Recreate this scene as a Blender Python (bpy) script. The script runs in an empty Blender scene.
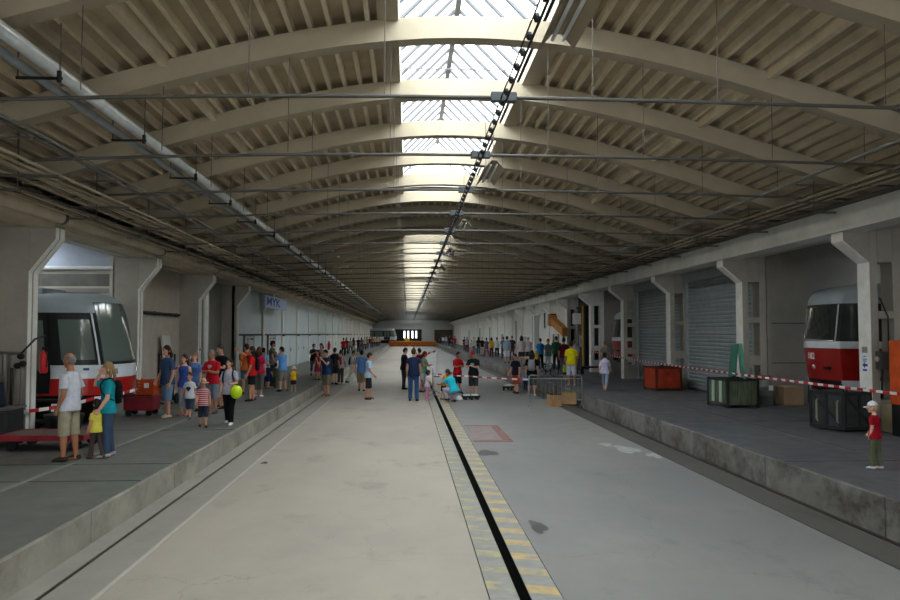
import bpy, bmesh, math, random
from mathutils import Vector, Matrix, Quaternion
random.seed(7)
R = math.radians
scn = bpy.context.scene
COL = scn.collection

# ------------------------------------------------------------------ colour and materials
def lin(h):
    h = h.lstrip('#')
    c = [int(h[i:i+2], 16)/255 for i in (0, 2, 4)]
    return tuple((x/12.92 if x <= .04045 else ((x+.055)/1.055)**2.4) for x in c)
_m = {}
def nodes(name):
    m = bpy.data.materials.new(name); m.use_nodes = True
    nt = m.node_tree
    return m, nt, nt.nodes['Principled BSDF']
def N(nt, t, **k):
    n = nt.nodes.new(t)
    for a, v in k.items():
        if a.startswith('i_'):
            n.inputs[a[2:].replace('_', ' ')].default_value = v
        else:
            setattr(n, a, v)
    return n
def mixcol(nt, fac, a, b):
    n = nt.nodes.new('ShaderNodeMix'); n.data_type = 'RGBA'
    for sock, v in ((n.inputs[0], fac), (n.inputs[6], a), (n.inputs[7], b)):
        if hasattr(v, 'links'): nt.links.new(v, sock)
        else: sock.default_value = v if not isinstance(v, tuple) else (*v[:3], 1)
    return n.outputs[2]
def ramp(nt, src, p0, p1):
    r = nt.nodes.new('ShaderNodeMapRange'); r.inputs[1].default_value = p0; r.inputs[2].default_value = p1
    nt.links.new(src, r.inputs[0]); return r.outputs[0]
def noise(nt, scale, detail=5, rough=.6, coord='Object', stretch=None):
    tc = nt.nodes.new('ShaderNodeTexCoord'); src = tc.outputs[coord]
    if stretch:
        mp = nt.nodes.new('ShaderNodeMapping'); mp.inputs['Scale'].default_value = stretch
        nt.links.new(src, mp.inputs[0]); src = mp.outputs[0]
    n = N(nt, 'ShaderNodeTexNoise', i_Scale=scale, i_Detail=detail, i_Roughness=rough)
    nt.links.new(src, n.inputs['Vector']); return n.outputs['Fac']
def mat(name, hexc, rough=.7, metal=0., var=.12, scale=3., spec=.3, bump=0., stretch=None):
    key = (name, hexc, rough, metal, var, scale)
    if key in _m: return _m[key]
    m, nt, p = nodes(name)
    c = lin(hexc)
    p.inputs['Roughness'].default_value = rough; p.inputs['Metallic'].default_value = metal
    p.inputs['Specular IOR Level'].default_value = spec
    if var:
        f = noise(nt, scale, stretch=stretch)
        f = ramp(nt, f, .3, .7)
        d = tuple(max(0, x*(1-var*1.6)) for x in c); b = tuple(min(1, x*(1+var)) for x in c)
        nt.links.new(mixcol(nt, f, d, b), p.inputs['Base Color'])
        if bump:
            bp = N(nt, 'ShaderNodeBump', i_Strength=bump, i_Distance=.02); nt.links.new(f, bp.inputs['Height']); nt.links.new(bp.outputs[0], p.inputs['Normal'])
    else:
        p.inputs['Base Color'].default_value = (*c, 1)
    _m[key] = m
    return m
def concrete(name, hexc, stain='#3a3833', amount=.5, big=.25, warm=None, rough=.75, cracks=False, spec=.25, st=(.56, .78), ss=.7):
    m, nt, p = nodes(name)
    a = lin(hexc)
    f1 = ramp(nt, noise(nt, big, 7, .62, stretch=(1, .55, 1)), .38, .68)
    f2 = ramp(nt, noise(nt, 2.2, 8, .7), .3, .75)
    f3 = ramp(nt, noise(nt, 45, 3, .7), .2, .8)
    col = mixcol(nt, f2, tuple(x*.82 for x in a), tuple(min(1, x*1.1) for x in a))
    if warm: col = mixcol(nt, f1, col, lin(warm))
    s = ramp(nt, noise(nt, ss, 9, .72, stretch=(1.2, .8, 1)), *st)
    ml = N(nt, 'ShaderNodeMath', operation='MULTIPLY'); nt.links.new(s, ml.inputs[0]); ml.inputs[1].default_value = amount
    col = mixcol(nt, ml.outputs[0], col, lin(stain))
    sp = N(nt, 'ShaderNodeMath', operation='MULTIPLY'); nt.links.new(f3, sp.inputs[0]); sp.inputs[1].default_value = .22
    col = mixcol(nt, sp.outputs[0], col, tuple(x*.62 for x in a))
    if cracks:
        tc = nt.nodes.new('ShaderNodeTexCoord')
        nz = N(nt, 'ShaderNodeTexNoise', i_Scale=.9, i_Detail=6); nt.links.new(tc.outputs['Object'], nz.inputs['Vector'])
        mx = nt.nodes.new('ShaderNodeVectorMath'); mx.operation = 'SCALE'; nt.links.new(nz.outputs['Color'], mx.inputs[0]); mx.inputs['Scale'].default_value = 1.6
        ad = nt.nodes.new('ShaderNodeVectorMath'); ad.operation = 'ADD'; nt.links.new(tc.outputs['Object'], ad.inputs[0]); nt.links.new(mx.outputs[0], ad.inputs[1])
        vo = N(nt, 'ShaderNodeTexVoronoi', feature='DISTANCE_TO_EDGE', i_Scale=.2); nt.links.new(ad.outputs[0], vo.inputs['Vector'])
        cr = N(nt, 'ShaderNodeMath', operation='LESS_THAN'); nt.links.new(vo.outputs['Distance'], cr.inputs[0]); cr.inputs[1].default_value = .0014
        ck = N(nt, 'ShaderNodeMath', operation='MULTIPLY'); nt.links.new(cr.outputs[0], ck.inputs[0]); ck.inputs[1].default_value = .22
        col = mixcol(nt, ck.outputs[0], col, tuple(x*.3 for x in a))
    nt.links.new(col, p.inputs['Base Color'])
    p.inputs['Specular IOR Level'].default_value = spec
    rr = nt.nodes.new('ShaderNodeMapRange'); nt.links.new(f2, rr.inputs[0]); rr.inputs[3].default_value = rough-.15; rr.inputs[4].default_value = rough+.1
    nt.links.new(rr.outputs[0], p.inputs['Roughness'])
    bp = N(nt, 'ShaderNodeBump', i_Strength=.12, i_Distance=.02); nt.links.new(f3, bp.inputs['Height']); nt.links.new(bp.outputs[0], p.inputs['Normal'])
    return m
def stripes(name, c1, c2, period, duty=.5, axis=2, slant=0., slant_axis=0, wear=0., rough=.7, metal=0.):
    m, nt, p = nodes(name)
    tc = nt.nodes.new('ShaderNodeTexCoord'); sx = nt.nodes.new('ShaderNodeSeparateXYZ'); nt.links.new(tc.outputs['Object'], sx.inputs[0])
    a = N(nt, 'ShaderNodeMath', operation='MULTIPLY_ADD'); nt.links.new(sx.outputs[slant_axis], a.inputs[0]); a.inputs[1].default_value = slant; nt.links.new(sx.outputs[axis], a.inputs[2])
    d = N(nt, 'ShaderNodeMath', operation='DIVIDE'); nt.links.new(a.outputs[0], d.inputs[0]); d.inputs[1].default_value = period
    fr = N(nt, 'ShaderNodeMath', operation='FRACT'); nt.links.new(d.outputs[0], fr.inputs[0])
    lt = N(nt, 'ShaderNodeMath', operation='LESS_THAN'); nt.links.new(fr.outputs[0], lt.inputs[0]); lt.inputs[1].default_value = duty
    fac = lt.outputs[0]
    if wear:
        w = ramp(nt, noise(nt, 3.5, 8, .7), .5-.22*(1-wear)-.1, .72-.2*wear)
        w2 = N(nt, 'ShaderNodeMath', operation='SUBTRACT'); w2.inputs[0].default_value = 1; nt.links.new(w, w2.inputs[1])
        mu = N(nt, 'ShaderNodeMath', operation='MULTIPLY'); nt.links.new(fac, mu.inputs[0]); nt.links.new(w2.outputs[0], mu.inputs[1]); fac = mu.outputs[0]
    base = lin(c2)
    bz = ramp(nt, noise(nt, 5, 6, .7), .3, .7)
    bcol = mixcol(nt, bz, tuple(x*.8 for x in base), tuple(min(1, x*1.12) for x in base))
    nt.links.new(mixcol(nt, fac, bcol, lin(c1)), p.inputs['Base Color'])
    p.inputs['Roughness'].default_value = rough; p.inputs['Metallic'].default_value = metal; p.inputs['Specular IOR Level'].default_value = .25
    return m
def glassy(name, hexc, rough=.06):
    m, nt, p = nodes(name); p.inputs['Base Color'].default_value = (*lin(hexc), 1)
    p.inputs['Roughness'].default_value = rough; p.inputs['Specular IOR Level'].default_value = .7
    p.inputs['Coat Weight'].default_value = .3
    return m
def clear_glass(name, tint='#f2f6f8', refl=.06):
    m = bpy.data.materials.new(name); m.use_nodes = True; nt = m.node_tree
    nt.nodes.remove(nt.nodes['Principled BSDF'])
    t = N(nt, 'ShaderNodeBsdfTransparent'); t.inputs[0].default_value = (*lin(tint), 1)
    g = N(nt, 'ShaderNodeBsdfGlossy'); g.inputs['Roughness'].default_value = .15
    x = nt.nodes.new('ShaderNodeMixShader'); x.inputs[0].default_value = refl
    nt.links.new(t.outputs[0], x.inputs[1]); nt.links.new(g.outputs[0], x.inputs[2]); nt.links.new(x.outputs[0], nt.nodes['Material Output'].inputs[0])
    return m

M = dict(
    floor_l=concrete('floor concrete warm', '#a0998d', '#6b645b', .85, .22, '#afa697', cracks=True, rough=.7),
    floor_r=concrete('floor concrete grey', '#7c7c7b', '#4c4c4c', .5, .25, '#8c8a85', cracks=True, rough=.66),
    channel=concrete('rail channel concrete', '#99958b', '#68635a', .7, .4),
    channel_r=concrete('rail channel concrete dark', '#5a5853', '#34322f', .7, .4),
    plat_l=concrete('platform asphalt', '#6d6c68', '#4d4d4a', .5, .35, '#6c716a', rough=.55, spec=.35),
    plat_r=concrete('platform asphalt dark', '#57585c', '#3c3d40', .5, .35, '#606164', rough=.55, spec=.35),
    kerb=concrete('kerb concrete', '#9a958a', '#5d584d', .8, 1.2, '#aaa598', st=(.45, .7), ss=1.3),
    kerb_r=concrete('kerb worn concrete', '#7d7b75', '#3a3128', .9, .8, '#8b8a86', st=(.42, .62), ss=1.5),
    rib=mat('rib paint', '#b4a993', .85, var=.06, scale=1.5),
    deck=mat('roof boards', '#b3a48b', .9, var=.1, scale=2.),
    joist=mat('joist paint', '#e2d5bb', .85, var=.08, scale=2.),
    curb=mat('lantern curb paint', '#d8d2c6', .85, var=.04),
    bar=mat('glazing bar paint', '#55575b', .6, var=.05),
    pillar=concrete('pillar concrete', '#a09b91', '#6c675e', .5, .8),
    pillar_w=concrete('pillar white paint', '#e4e4df', '#8b8880', .4, .8),
    strip_w=mat('pillar edge white paint', '#e6e6e0', .7, var=.08, scale=4),
    beam_l=mat('beam beige paint', '#c4b8a2', .8, var=.15, scale=1.2),
    beam_r=mat('beam pale paint', '#d6d7d1', .8, var=.1, scale=1.2),
    rod=mat('rod steel', '#5a5854', .6, .2, var=.1),
    wire=mat('hanger wire', '#625d56', .6, .2, var=0),
    galv=mat('galvanised pipe', '#dfe6ea', .3, .35, var=.1, scale=6, spec=.5),
    dpipe=mat('dark pipe', '#6b6862', .45, .3, var=.15),
    conduit=mat('conduit beige', '#b3a68c', .6, var=.12),
    conduit_g=mat('conduit grey', '#8d8d89', .5, .3, var=.08),
    conduit_d=mat('cable dark', '#57524a', .7, var=.1),
    black=mat('black iron', '#141414', .6, var=.15),
    dark=mat('dark steel', '#2b2c2d', .6, .1, var=.2),
    panel=mat('door sheet blue grey', '#c6d3d6', .6, var=.05, scale=1.),
    panel_g=mat('door sheet grey', '#9a9b94', .7, var=.08, scale=1.),
    plaster=concrete('plaster beige', '#c6beb2', '#938a7e', .5, .5),
    plaster_w=concrete('plaster white', '#dedcd6', '#8a867c', .4, .5),
    plaster_b=concrete('plaster cool', '#b2b7b4', '#80847f', .3, .4),
    plaster_d=concrete('plaster dark', '#928d87', '#76716b', .5, .5),
    shutter=mat('shutter slats', '#949ea1', .5, 0., var=.08, scale=3),
    frame_g=mat('shutter frame', '#9faaaa', .6, var=.1),
    rail=mat('rail steel', '#4a4138', .45, .6, var=.2),
    pit=mat('pit darkness', '#070707', .95, var=0),
    bsteel=mat('barrier steel', '#8f979c', .45, .3, var=.05), white=mat('white paint', '#dfe1e0', .5, var=.05),
    red_d=mat('tram dark red', '#97100d', .28, var=.05, spec=.5), red=mat('tram red', '#b3140f', .28, var=.05, spec=.5),
    tramwhite=mat('tram cream white', '#cfd8dd', .3, var=.04, spec=.5),
    roofgrey=mat('tram roof grey', '#9aa5ab', .35, var=.06, spec=.5),
    tdark=mat('tram dark frame', '#17191b', .4, var=.1),
    glass=glassy('tram glass', '#333838'),
    glass_g=glassy('tram glass grey green', '#5d6a66', .08),
    chrome=mat('bright trim', '#d0d4d6', .25, .8, var=0),
    tyre=mat('rubber', '#161616', .85, var=.1),
    skin=mat('skin', '#c79378', .6, var=.05), skin_l=mat('skin pale', '#d8a78f', .6, var=.05), skin_t=mat('skin tanned', '#a87254', .6, var=.05),
    eye=mat('eye', '#1c1512', .3, var=0), eyew=mat('eye white', '#e6e0da', .4, var=0), lip=mat('lip', '#9a5248', .5, var=0),
    orange=mat('orange paint', '#c8501c', .55, var=.15), cartred=mat('cart red', '#8e2430', .5, var=.2), card=mat('cardboard', '#b88d5c', .85, var=.1),
    wood=mat('weathered boards', '#5c6650', .8, var=.3, scale=5, stretch=(6, 6, .6)), redbin=mat('rusty red bin', '#a83a20', .65, var=.25, scale=4),
    paper=mat('paper', '#e8eaec', .8, var=.02), blue=mat('blue print', '#274a9a', .6, var=0), redtxt=mat('red print', '#b9383a', .6, var=0),
    dblue=mat('dark blue cloth', '#1b2433', .9, var=.2, scale=9), green=mat('green sheet', '#2f6f5c', .5, var=.2), lgreen=mat('pale green sheet', '#63a78f', .5, var=.15),
    rust=mat('rusty traverser orange', '#a3561c', .7, var=.25, scale=2), yellow=mat('yellow paint', '#d3a71f', .6, var=.1),
    balloon=mat('balloon rubber', '#c3e213', .25, var=0, spec=.6), ext=mat('extinguisher red', '#c01818', .3, var=0, spec=.5),
    tan=mat('tan board', '#b99a7b', .85, var=.1), yblock=concrete('yellowish block', '#968a6b', '#5d543f', .5, 1.),
)
M['hazard'] = stripes('hazard strip worn', '#d9b04a', '#90908a', .53, .42, 1, .35, 0, .35)
M['hazard_f'] = stripes('hazard strip faded', '#b9a970', '#92918a', .53, .42, 1, .35, 0, .8)
M['tape'] = stripes('barrier tape red white', '#b5202b', '#dcdcdc', .42, .5, 1, 0, 0, 0)
M['tapex'] = stripes('barrier tape red white across', '#b5202b', '#dcdcdc', .28, .5, 0, 0, 0, 0)
M['skyglass'] = clear_glass('lantern glass')

# ------------------------------------------------------------------ mesh helpers
class MB:
    def __init__(s): s.v = []; s.f = []; s.mi = []; s.cur = 0
    def add(s, vs, fs):
        o = len(s.v); s.v += [tuple(v) for v in vs]; s.f += [tuple(i+o for i in f) for f in fs]; s.mi += [s.cur]*len(fs); return s
    def box(s, x0, x1, y0, y1, z0, z1):
        return s.add([(x0,y0,z0),(x1,y0,z0),(x1,y1,z0),(x0,y1,z0),(x0,y0,z1),(x1,y0,z1),(x1,y1,z1),(x0,y1,z1)],
                     [(0,3,2,1),(4,5,6,7),(0,1,5,4),(1,2,6,5),(2,3,7,6),(3,0,4,7)])
    def cbox(s, c, d, rot=None):
        hx, hy, hz = (k/2 for k in d); P = []
        for z in (-hz, hz):
            for x, y in ((-hx,-hy),(hx,-hy),(hx,hy),(-hx,hy)):
                v = Vector((x,y,z))
                if rot: v = rot @ v
                P.append(v+Vector(c))
        return s.add(P, [(0,3,2,1),(4,5,6,7),(0,1,5,4),(1,2,6,5),(2,3,7,6),(3,0,4,7)])
    def prism(s, poly, axis, a, b):
        n = len(poly)
        def P(p, t):
            if axis == 'y': return (p[0], t, p[1])
            if axis == 'x': return (t, p[0], p[1])
            return (p[0], p[1], t)
        vs = [P(p, a) for p in poly]+[P(p, b) for p in poly]
        return s.add(vs, [tuple(range(n))[::-1], tuple(range(n, 2*n))]+[(i, (i+1)%n, (i+1)%n+n, i+n) for i in range(n)])
    def loft(s, rings, cap=True):
        n = len(rings[0]); k = len(rings); vs = [v for r in rings for v in r]; fs = []
        for i in range(k-1):
            for j in range(n):
                fs.append((i*n+j, i*n+(j+1)%n, (i+1)*n+(j+1)%n, (i+1)*n+j))
        if cap: fs += [tuple(range(n))[::-1], tuple(range((k-1)*n, k*n))]
        return s.add(vs, fs)
    def tube(s, pts, r, n=8, side=None):
        """r: a radius, a list, or a list of (a, b) with a along side"""
        pts = [Vector(p) for p in pts]; k = len(pts)
        rr = r if isinstance(r, (list, tuple)) else [r]*k
        rings = []; ref = Vector(side) if side else None
        for i, p in enumerate(pts):
            t = (pts[min(i+1, k-1)]-pts[max(i-1, 0)])
            t = t.normalized() if t.length > 1e-9 else Vector((0,0,1))
            if ref is None: ref = Vector((1,0,0)) if abs(t.x) < .8 else Vector((0,1,0))
            u = ref-t*ref.dot(t); u = u.normalized() if u.length > 1e-6 else t.orthogonal().normalized()
            w = t.cross(u)
            a, b = rr[i] if isinstance(rr[i], (list, tuple)) else (rr[i], rr[i])
            rings.append([p+u*math.cos(2*math.pi*j/n)*a+w*math.sin(2*math.pi*j/n)*b for j in range(n)])
        return s.loft(rings)
    def ell(s, c, r, nu=12, nv=8, rot=None, fn=None):
        c = Vector(c); vs = []; fs = []
        def P(d):
            if fn: d = fn(d)
            v = Vector((d[0]*r[0], d[1]*r[1], d[2]*r[2]))
            return c+(rot @ v if rot else v)
        vs.append(P(Vector((0,0,-1))))
        for i in range(1, nv):
            e = -math.pi/2+math.pi*i/nv
            for j in range(nu):
                a = 2*math.pi*j/nu
                vs.append(P(Vector((math.cos(e)*math.cos(a), math.cos(e)*math.sin(a), math.sin(e)))))
        vs.append(P(Vector((0,0,1))))
        for j in range(nu):
            fs.append((0, 1+(j+1)%nu, 1+j))
            for i in range(nv-2):
                a = 1+i*nu; fs.append((a+j, a+(j+1)%nu, a+nu+(j+1)%nu, a+nu+j))
            a = 1+(nv-2)*nu; fs.append((a+j, a+(j+1)%nu, len(vs)-1))
        return s.add(vs, fs)
    def mesh(s, name, smooth=False):
        me = bpy.data.meshes.new(name); me.from_pydata(s.v, [], s.f)
        if any(s.mi): me.polygons.foreach_set('material_index', s.mi)
        if smooth: me.polygons.foreach_set('use_smooth', [True]*len(s.f))
        me.update(); return me
    def build(s, name, m, parent=None, smooth=False, bevel=0., loc=None, angle=None):
        me = s.mesh(name, smooth)
        for q in (m if isinstance(m, (list, tuple)) else [m]): me.materials.append(q)
        o = bpy.data.objects.new(name, me); COL.objects.link(o)
        if bevel:
            b = o.modifiers.new('bevel', 'BEVEL'); b.width = bevel; b.segments = 2; b.limit_method = 'ANGLE'
        if angle and smooth:
            try: me.set_sharp_from_angle(angle=R(angle))
            except Exception: pass
        if parent is not None: o.parent = parent
        if loc: o.location = loc
        return o
def tag(o, label, cat, group=None):
    o['label'] = label; o['category'] = cat
    if group: o['group'] = group
    return o
def struct(o): o['kind'] = 'structure'; return o
def thing(name, label, cat, loc=(0,0,0), rz=0, group=None):
    o = bpy.data.objects.new(name, None); COL.objects.link(o); o.location = loc; o.rotation_euler = (0, 0, R(rz)); o.empty_display_size = .2
    return tag(o, label, cat, group)
def copy_tree(o, parent=None):
    c = o.copy(); COL.objects.link(c); c.parent = parent
    for ch in list(o.children): copy_tree(ch, c)
    return c
def text(name, body, size, m, parent, loc, rot, extrude=.003, align='CENTER'):
    cu = bpy.data.curves.new(name, 'FONT'); cu.body = body; cu.size = size; cu.extrude = extrude; cu.align_x = align; cu.align_y = 'CENTER'
    cu.offset = size*.012
    q = bpy.data.objects.new('tmp', cu); COL.objects.link(q); dg = bpy.context.evaluated_depsgraph_get(); dg.update()
    me = bpy.data.meshes.new_from_object(q.evaluated_get(dg), depsgraph=dg); bpy.data.objects.remove(q); bpy.data.curves.remove(cu)
    me.materials.clear(); me.materials.append(m); o = bpy.data.objects.new(name, me); COL.objects.link(o); o.parent = parent; o.location = loc; o.rotation_euler = rot
    return o

# ------------------------------------------------------------------ camera
F, H = 750., 2.4
th, ph = R(3.2019343), R(2.5956316)
cam = bpy.data.cameras.new('camera'); camo = bpy.data.objects.new('camera', cam); COL.objects.link(camo)
cam.sensor_width = 36; cam.lens = F/900*36; cam.clip_end = 500; cam.clip_start = .05
fw = Vector((math.sin(th)*math.cos(ph), math.cos(th)*math.cos(ph), math.sin(ph)))
ri = Vector((math.cos(th), -math.sin(th), 0)); up = ri.cross(fw)
camo.matrix_world = Matrix(((ri.x, up.x, -fw.x, 0), (ri.y, up.y, -fw.y, 0), (ri.z, up.z, -fw.z, H), (0, 0, 0, 1)))
scn.camera = camo
def ray(px, py):
    d = (px-450)*ri+(300-py)*up+F*fw
    return d/d.y
def atZ(px, py, z):
    d = ray(px, py); t = (z-H)/d.z; return Vector((0, 0, H))+d*t
def atY(px, py, y): return Vector((0, 0, H))+ray(px, py)*y
def atX(px, py, x):
    d = ray(px, py); return Vector((0, 0, H))+d*(x/d.x)

# ------------------------------------------------------------------ hall dimensions
XC = 1.07; XL, XR = -7.45, 9.65; YB, YE = -22., 160.
PL, PR = .35, .395                     # platform heights
XPL, XPR = -3.65, 5.85                # platform edges
Y0 = 15.15                            # first pillar seen on each side
SKY = [(-14., 27.6), (38., 65.), (68.5, 103.), (107., 142.), (147., 157.)]; SW = 1.24
def zr(x):
    d = x-XC; return 7.23-.040*d*d/(1+.0075*d*d)
RIBH = .36

# ---- floor and platforms
def slab(name, x0, x1, z0, z1, m, y0=YB, y1=YE):
    return struct(MB().box(x0, x1, y0, y1, z0, z1).build(name, m))
slab('floor', -2.82, .74, -.3, 0, M['floor_l'])
slab('floor', 1.42, 5.0, -.3, 0, M['floor_r'])
slab('floor_strip', .75, 1.015, -.3, .004, M['hazard_f'])
slab('floor_strip', 1.125, 1.41, -.3, .004, M['hazard'])
struct(MB().box(1.012, 1.02, YB, YE, -.9, .0).build('floor_slot_side', M['pit'])); struct(MB().box(1.12, 1.128, YB, YE, -.9, .0).build('floor_slot_side', M['pit']))  # black lining stands for the shade down inside the slot
slab('floor_base', -16, 18, -1.2, -.9, M['pit'])
# rail channels: sloped strips either side of a groove
b = MB(); b.prism([(-2.86, -.3), (-2.86, .0), (-3.36, -.03), (-3.36, -.3)], 'y', YB, YE); struct(b.build('floor_channel', M['channel']))
b = MB(); b.prism([(-3.4, -.3), (-3.4, -.02), (-3.72, -.02), (-3.72, -.3)], 'y', YB, YE); struct(b.build('floor_channel', M['channel']))
struct(MB().box(-3.397, -3.363, YB, YE, -.3, -.028).build('floor_rail', M['rail']))
b = MB(); b.prism([(5.02, -.3), (5.02, -.0), (5.15, -.035), (5.66, -.05), (5.66, -.3)], 'y', YB, YE); struct(b.build('floor_channel', M['channel_r']))
struct(MB().box(5.69, 5.71, YB, YE, -.3, -.05).build('floor_rail', M['rail']))
struct(MB().box(5.74, 5.9, YB, YE, -.3, -.09).build('floor_channel', M['rail']))
struct(MB().box(-2.86, -2.81, YB, YE, -.3, .003).build('floor_edge_line', concrete('pale floor edge', '#b5b1a6', '#77736a', .6, 1.5)))
# platforms with kerb blocks
for side, m, km, xe, xo, h in ((-1, 'plat_l', 'kerb', XPL, -16., PL), (1, 'plat_r', 'kerb_r', XPR, 18., PR)):
    name = 'platform_left' if side < 0 else 'platform_right'
    xs = xe+side*.07
    struct(MB().box(min(xs, xo), max(xs, xo), YB, YE, -.3, h).build(name, M[m]))
    b = MB(); y = YB; L = 3.1
    rnd = random.Random(3+side)
    while y < YE:
        a, c = xe+rnd.uniform(-.006, .006), xs-side*.004
        b.box(min(a, c), max(a, c), y+.012, y+L-.012, -.3, h+.002); y += L
    struct(b.build(name.replace('platform', 'kerb'), M[km], bevel=.012))
struct(MB().box(-5.36, -5.27, YB, 60, PL, PL+.003).build('platform_line', concrete('worn pale paint', '#8d8f88', '#5a5c57', .9, 2.)))
for yy in (10.83, 12.22, 16.44, 21.1, 25.6, 30.):
    struct(MB().box(-7.3, XPL-.08, yy-.012, yy+.012, PL, PL+.002).build('platform_joint', M['pit']))
for yy in (11.6, 16.9, 22.2, 27.4):
    struct(MB().box(XPR+.08, 9.4, yy-.012, yy+.012, PR, PR+.002).build('platform_joint', M['pit']))
struct(MB().box(7.6, 7.72, 12.5, 40, PR, PR+.003).build('platform_line', concrete('worn grey paint', '#5e5e5e', '#404040', .9, 2.)))
# red paint outline on the floor, thin worn marks
rp = mat('faded red floor paint', '#84605c', .8, var=.25, scale=5)
b = MB(); b.box(1.46, 2.36, 16.75, 16.95, 0, .003); b.box(2.16, 2.36, 16.95, 19.8, 0, .003); b.box(1.46, 2.16, 19.68, 19.8, 0, .003)
struct(b.build('floor_marking', rp))
b = MB(); b.box(1.5, 2.14, 17.0, 19.64, 0, .002); struct(b.build('floor_marking', mat('pinkish floor patch', '#8a7d79', .8, var=.1)))
def blot(name, c, rx, ry, m, z=.003, seed=1):
    r_ = random.Random(seed); b = MB(); n = 26; vs = [(c[0], c[1], z)]
    for i in range(n):
        a = 2*math.pi*i/n; k = 1+.18*math.sin(3*a+seed)+.1*math.sin(5*a+2*seed)+r_.uniform(-.05, .05); vs.append((c[0]+rx*k*math.cos(a), c[1]+ry*k*math.sin(a), z))
    b.add(vs, [(0, 1+i, 1+(i+1)%n) for i in range(n)]); return struct(b.build(name, m))
wt = mat('white spilled powder', '#a9abac', .9, var=.2, scale=8); dk = mat('oil stain', '#4b4a48', .5, var=.15, scale=4)
blot('floor_marking', (4.55, 15.5), .22, .5, wt, seed=2); blot('floor_marking', (4.85, 14.7), .12, .3, wt, seed=5); blot('floor_marking', (4.3, 16.2), .12, .25, wt, seed=6)
p = atZ(538, 527, 0); blot('floor_marking', p, .1, .3, dk, seed=8)
p = atZ(487, 453, 0); blot('floor_marking', p, .22, .35, dk, seed=9)
# ---- ceiling
b = MB()
def decks(x0, x1, y0, y1, n):
    xs = [x0+(x1-x0)*i/n for i in range(n+1)]; vs = []
    for x in xs:
        z = zr(x)+RIBH+.13
        vs += [(x, y0, z), (x, y1, z), (x, y0, z+.15), (x, y1, z+.15)]
    fs = []
    for i in range(n):
        a, c = 4*i, 4*i+4; fs += [(a, a+1, c+1, c), (a+2, c+2, c+3, a+3), (a, c, c+2, a+2), (a+1, a+3, c+3, c+1)]
    fs += [(0, 2, 3, 1), (4*n, 4*n+1, 4*n+3, 4*n+2)]
    b.add(vs, fs)
decks(-8.4, XC-SW, YB, YE, 20); decks(XC+SW, 10.6, YB, YE, 20)
prev = YB
for a, c in SKY+[(YE, YE)]:
    decks(XC-SW, XC+SW, prev, a, 6); prev = c
struct(b.build('ceiling', M['deck']))
# joists, each running the length of the hall on top of the ribs
nj = 0
def joist(x, w, zb, zt, y0, y1, m='joist', name='ceiling_joist'):
    return struct(MB().box(x-w/2, x+w/2, y0, y1, zb, zt).build(name, M[m]))
k = 0
while True:
    d = SW+.5+.305*k
    xa, xb = XC-d, XC+d
    if d > 8.9: break
    for x in (xa, xb):
        if -8.1 < x < 10.3 and abs(abs(x-XC)-4.95) > .16: joist(x, .075, zr(x)+RIBH-.005, zr(x)+RIBH+.14, YB, YE)
    k += 1
prev = YB
for a, c in SKY+[(YE, YE)]:
    if a-prev > 1:
        for i in range(-3, 4):
            x = XC+.305*i; joist(x, .075, zr(x)+RIBH-.005, zr(x)+RIBH+.14, prev, a)
    prev = c
for s in (-1, 1):
    x = XC+s*4.95; joist(x, .11, zr(x)+.24, zr(x)+RIBH+.12, YB, YE, name='ceiling_beam')
    x = XC+s*(SW+.17); joist(x, .34, zr(x)+RIBH-.02, zr(x)+RIBH+.14, YB, YE, 'rib', 'ceiling_beam')
# ribs
def rib_mesh():
    b = MB(); n = 40; xs = [XL-.1+(XR-XL+.2)*i/n for i in range(n+1)]; vs = []; fs = []
    for x in xs:
        z = zr(x); vs += [(x, -.15, z), (x, .15, z), (x, .15, z+RIBH), (x, -.15, z+RIBH)]
    for i in range(n):
        for j in range(4):
            fs.append((4*i+j, 4*i+4+j, 4*i+4+(j+1)%4, 4*i+(j+1)%4))
    fs += [(0, 1, 2, 3), (4*n+3, 4*n+2, 4*n+1, 4*n)]
    b.add(vs, fs); return b
rib0 = None; ribY = [Y0-3*k for k in range(12, 0, -1)]+[Y0+3*k for k in range(0, 49)]
ribY = [y for y in ribY if YB < y < YE]
for y in ribY:
    if rib0 is None: o = rib0 = rib_mesh().build('ceiling_rib', M['rib'])
    else: o = rib0.copy(); COL.objects.link(o)
    o.location = (0, y, 0); struct(o)
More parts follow.
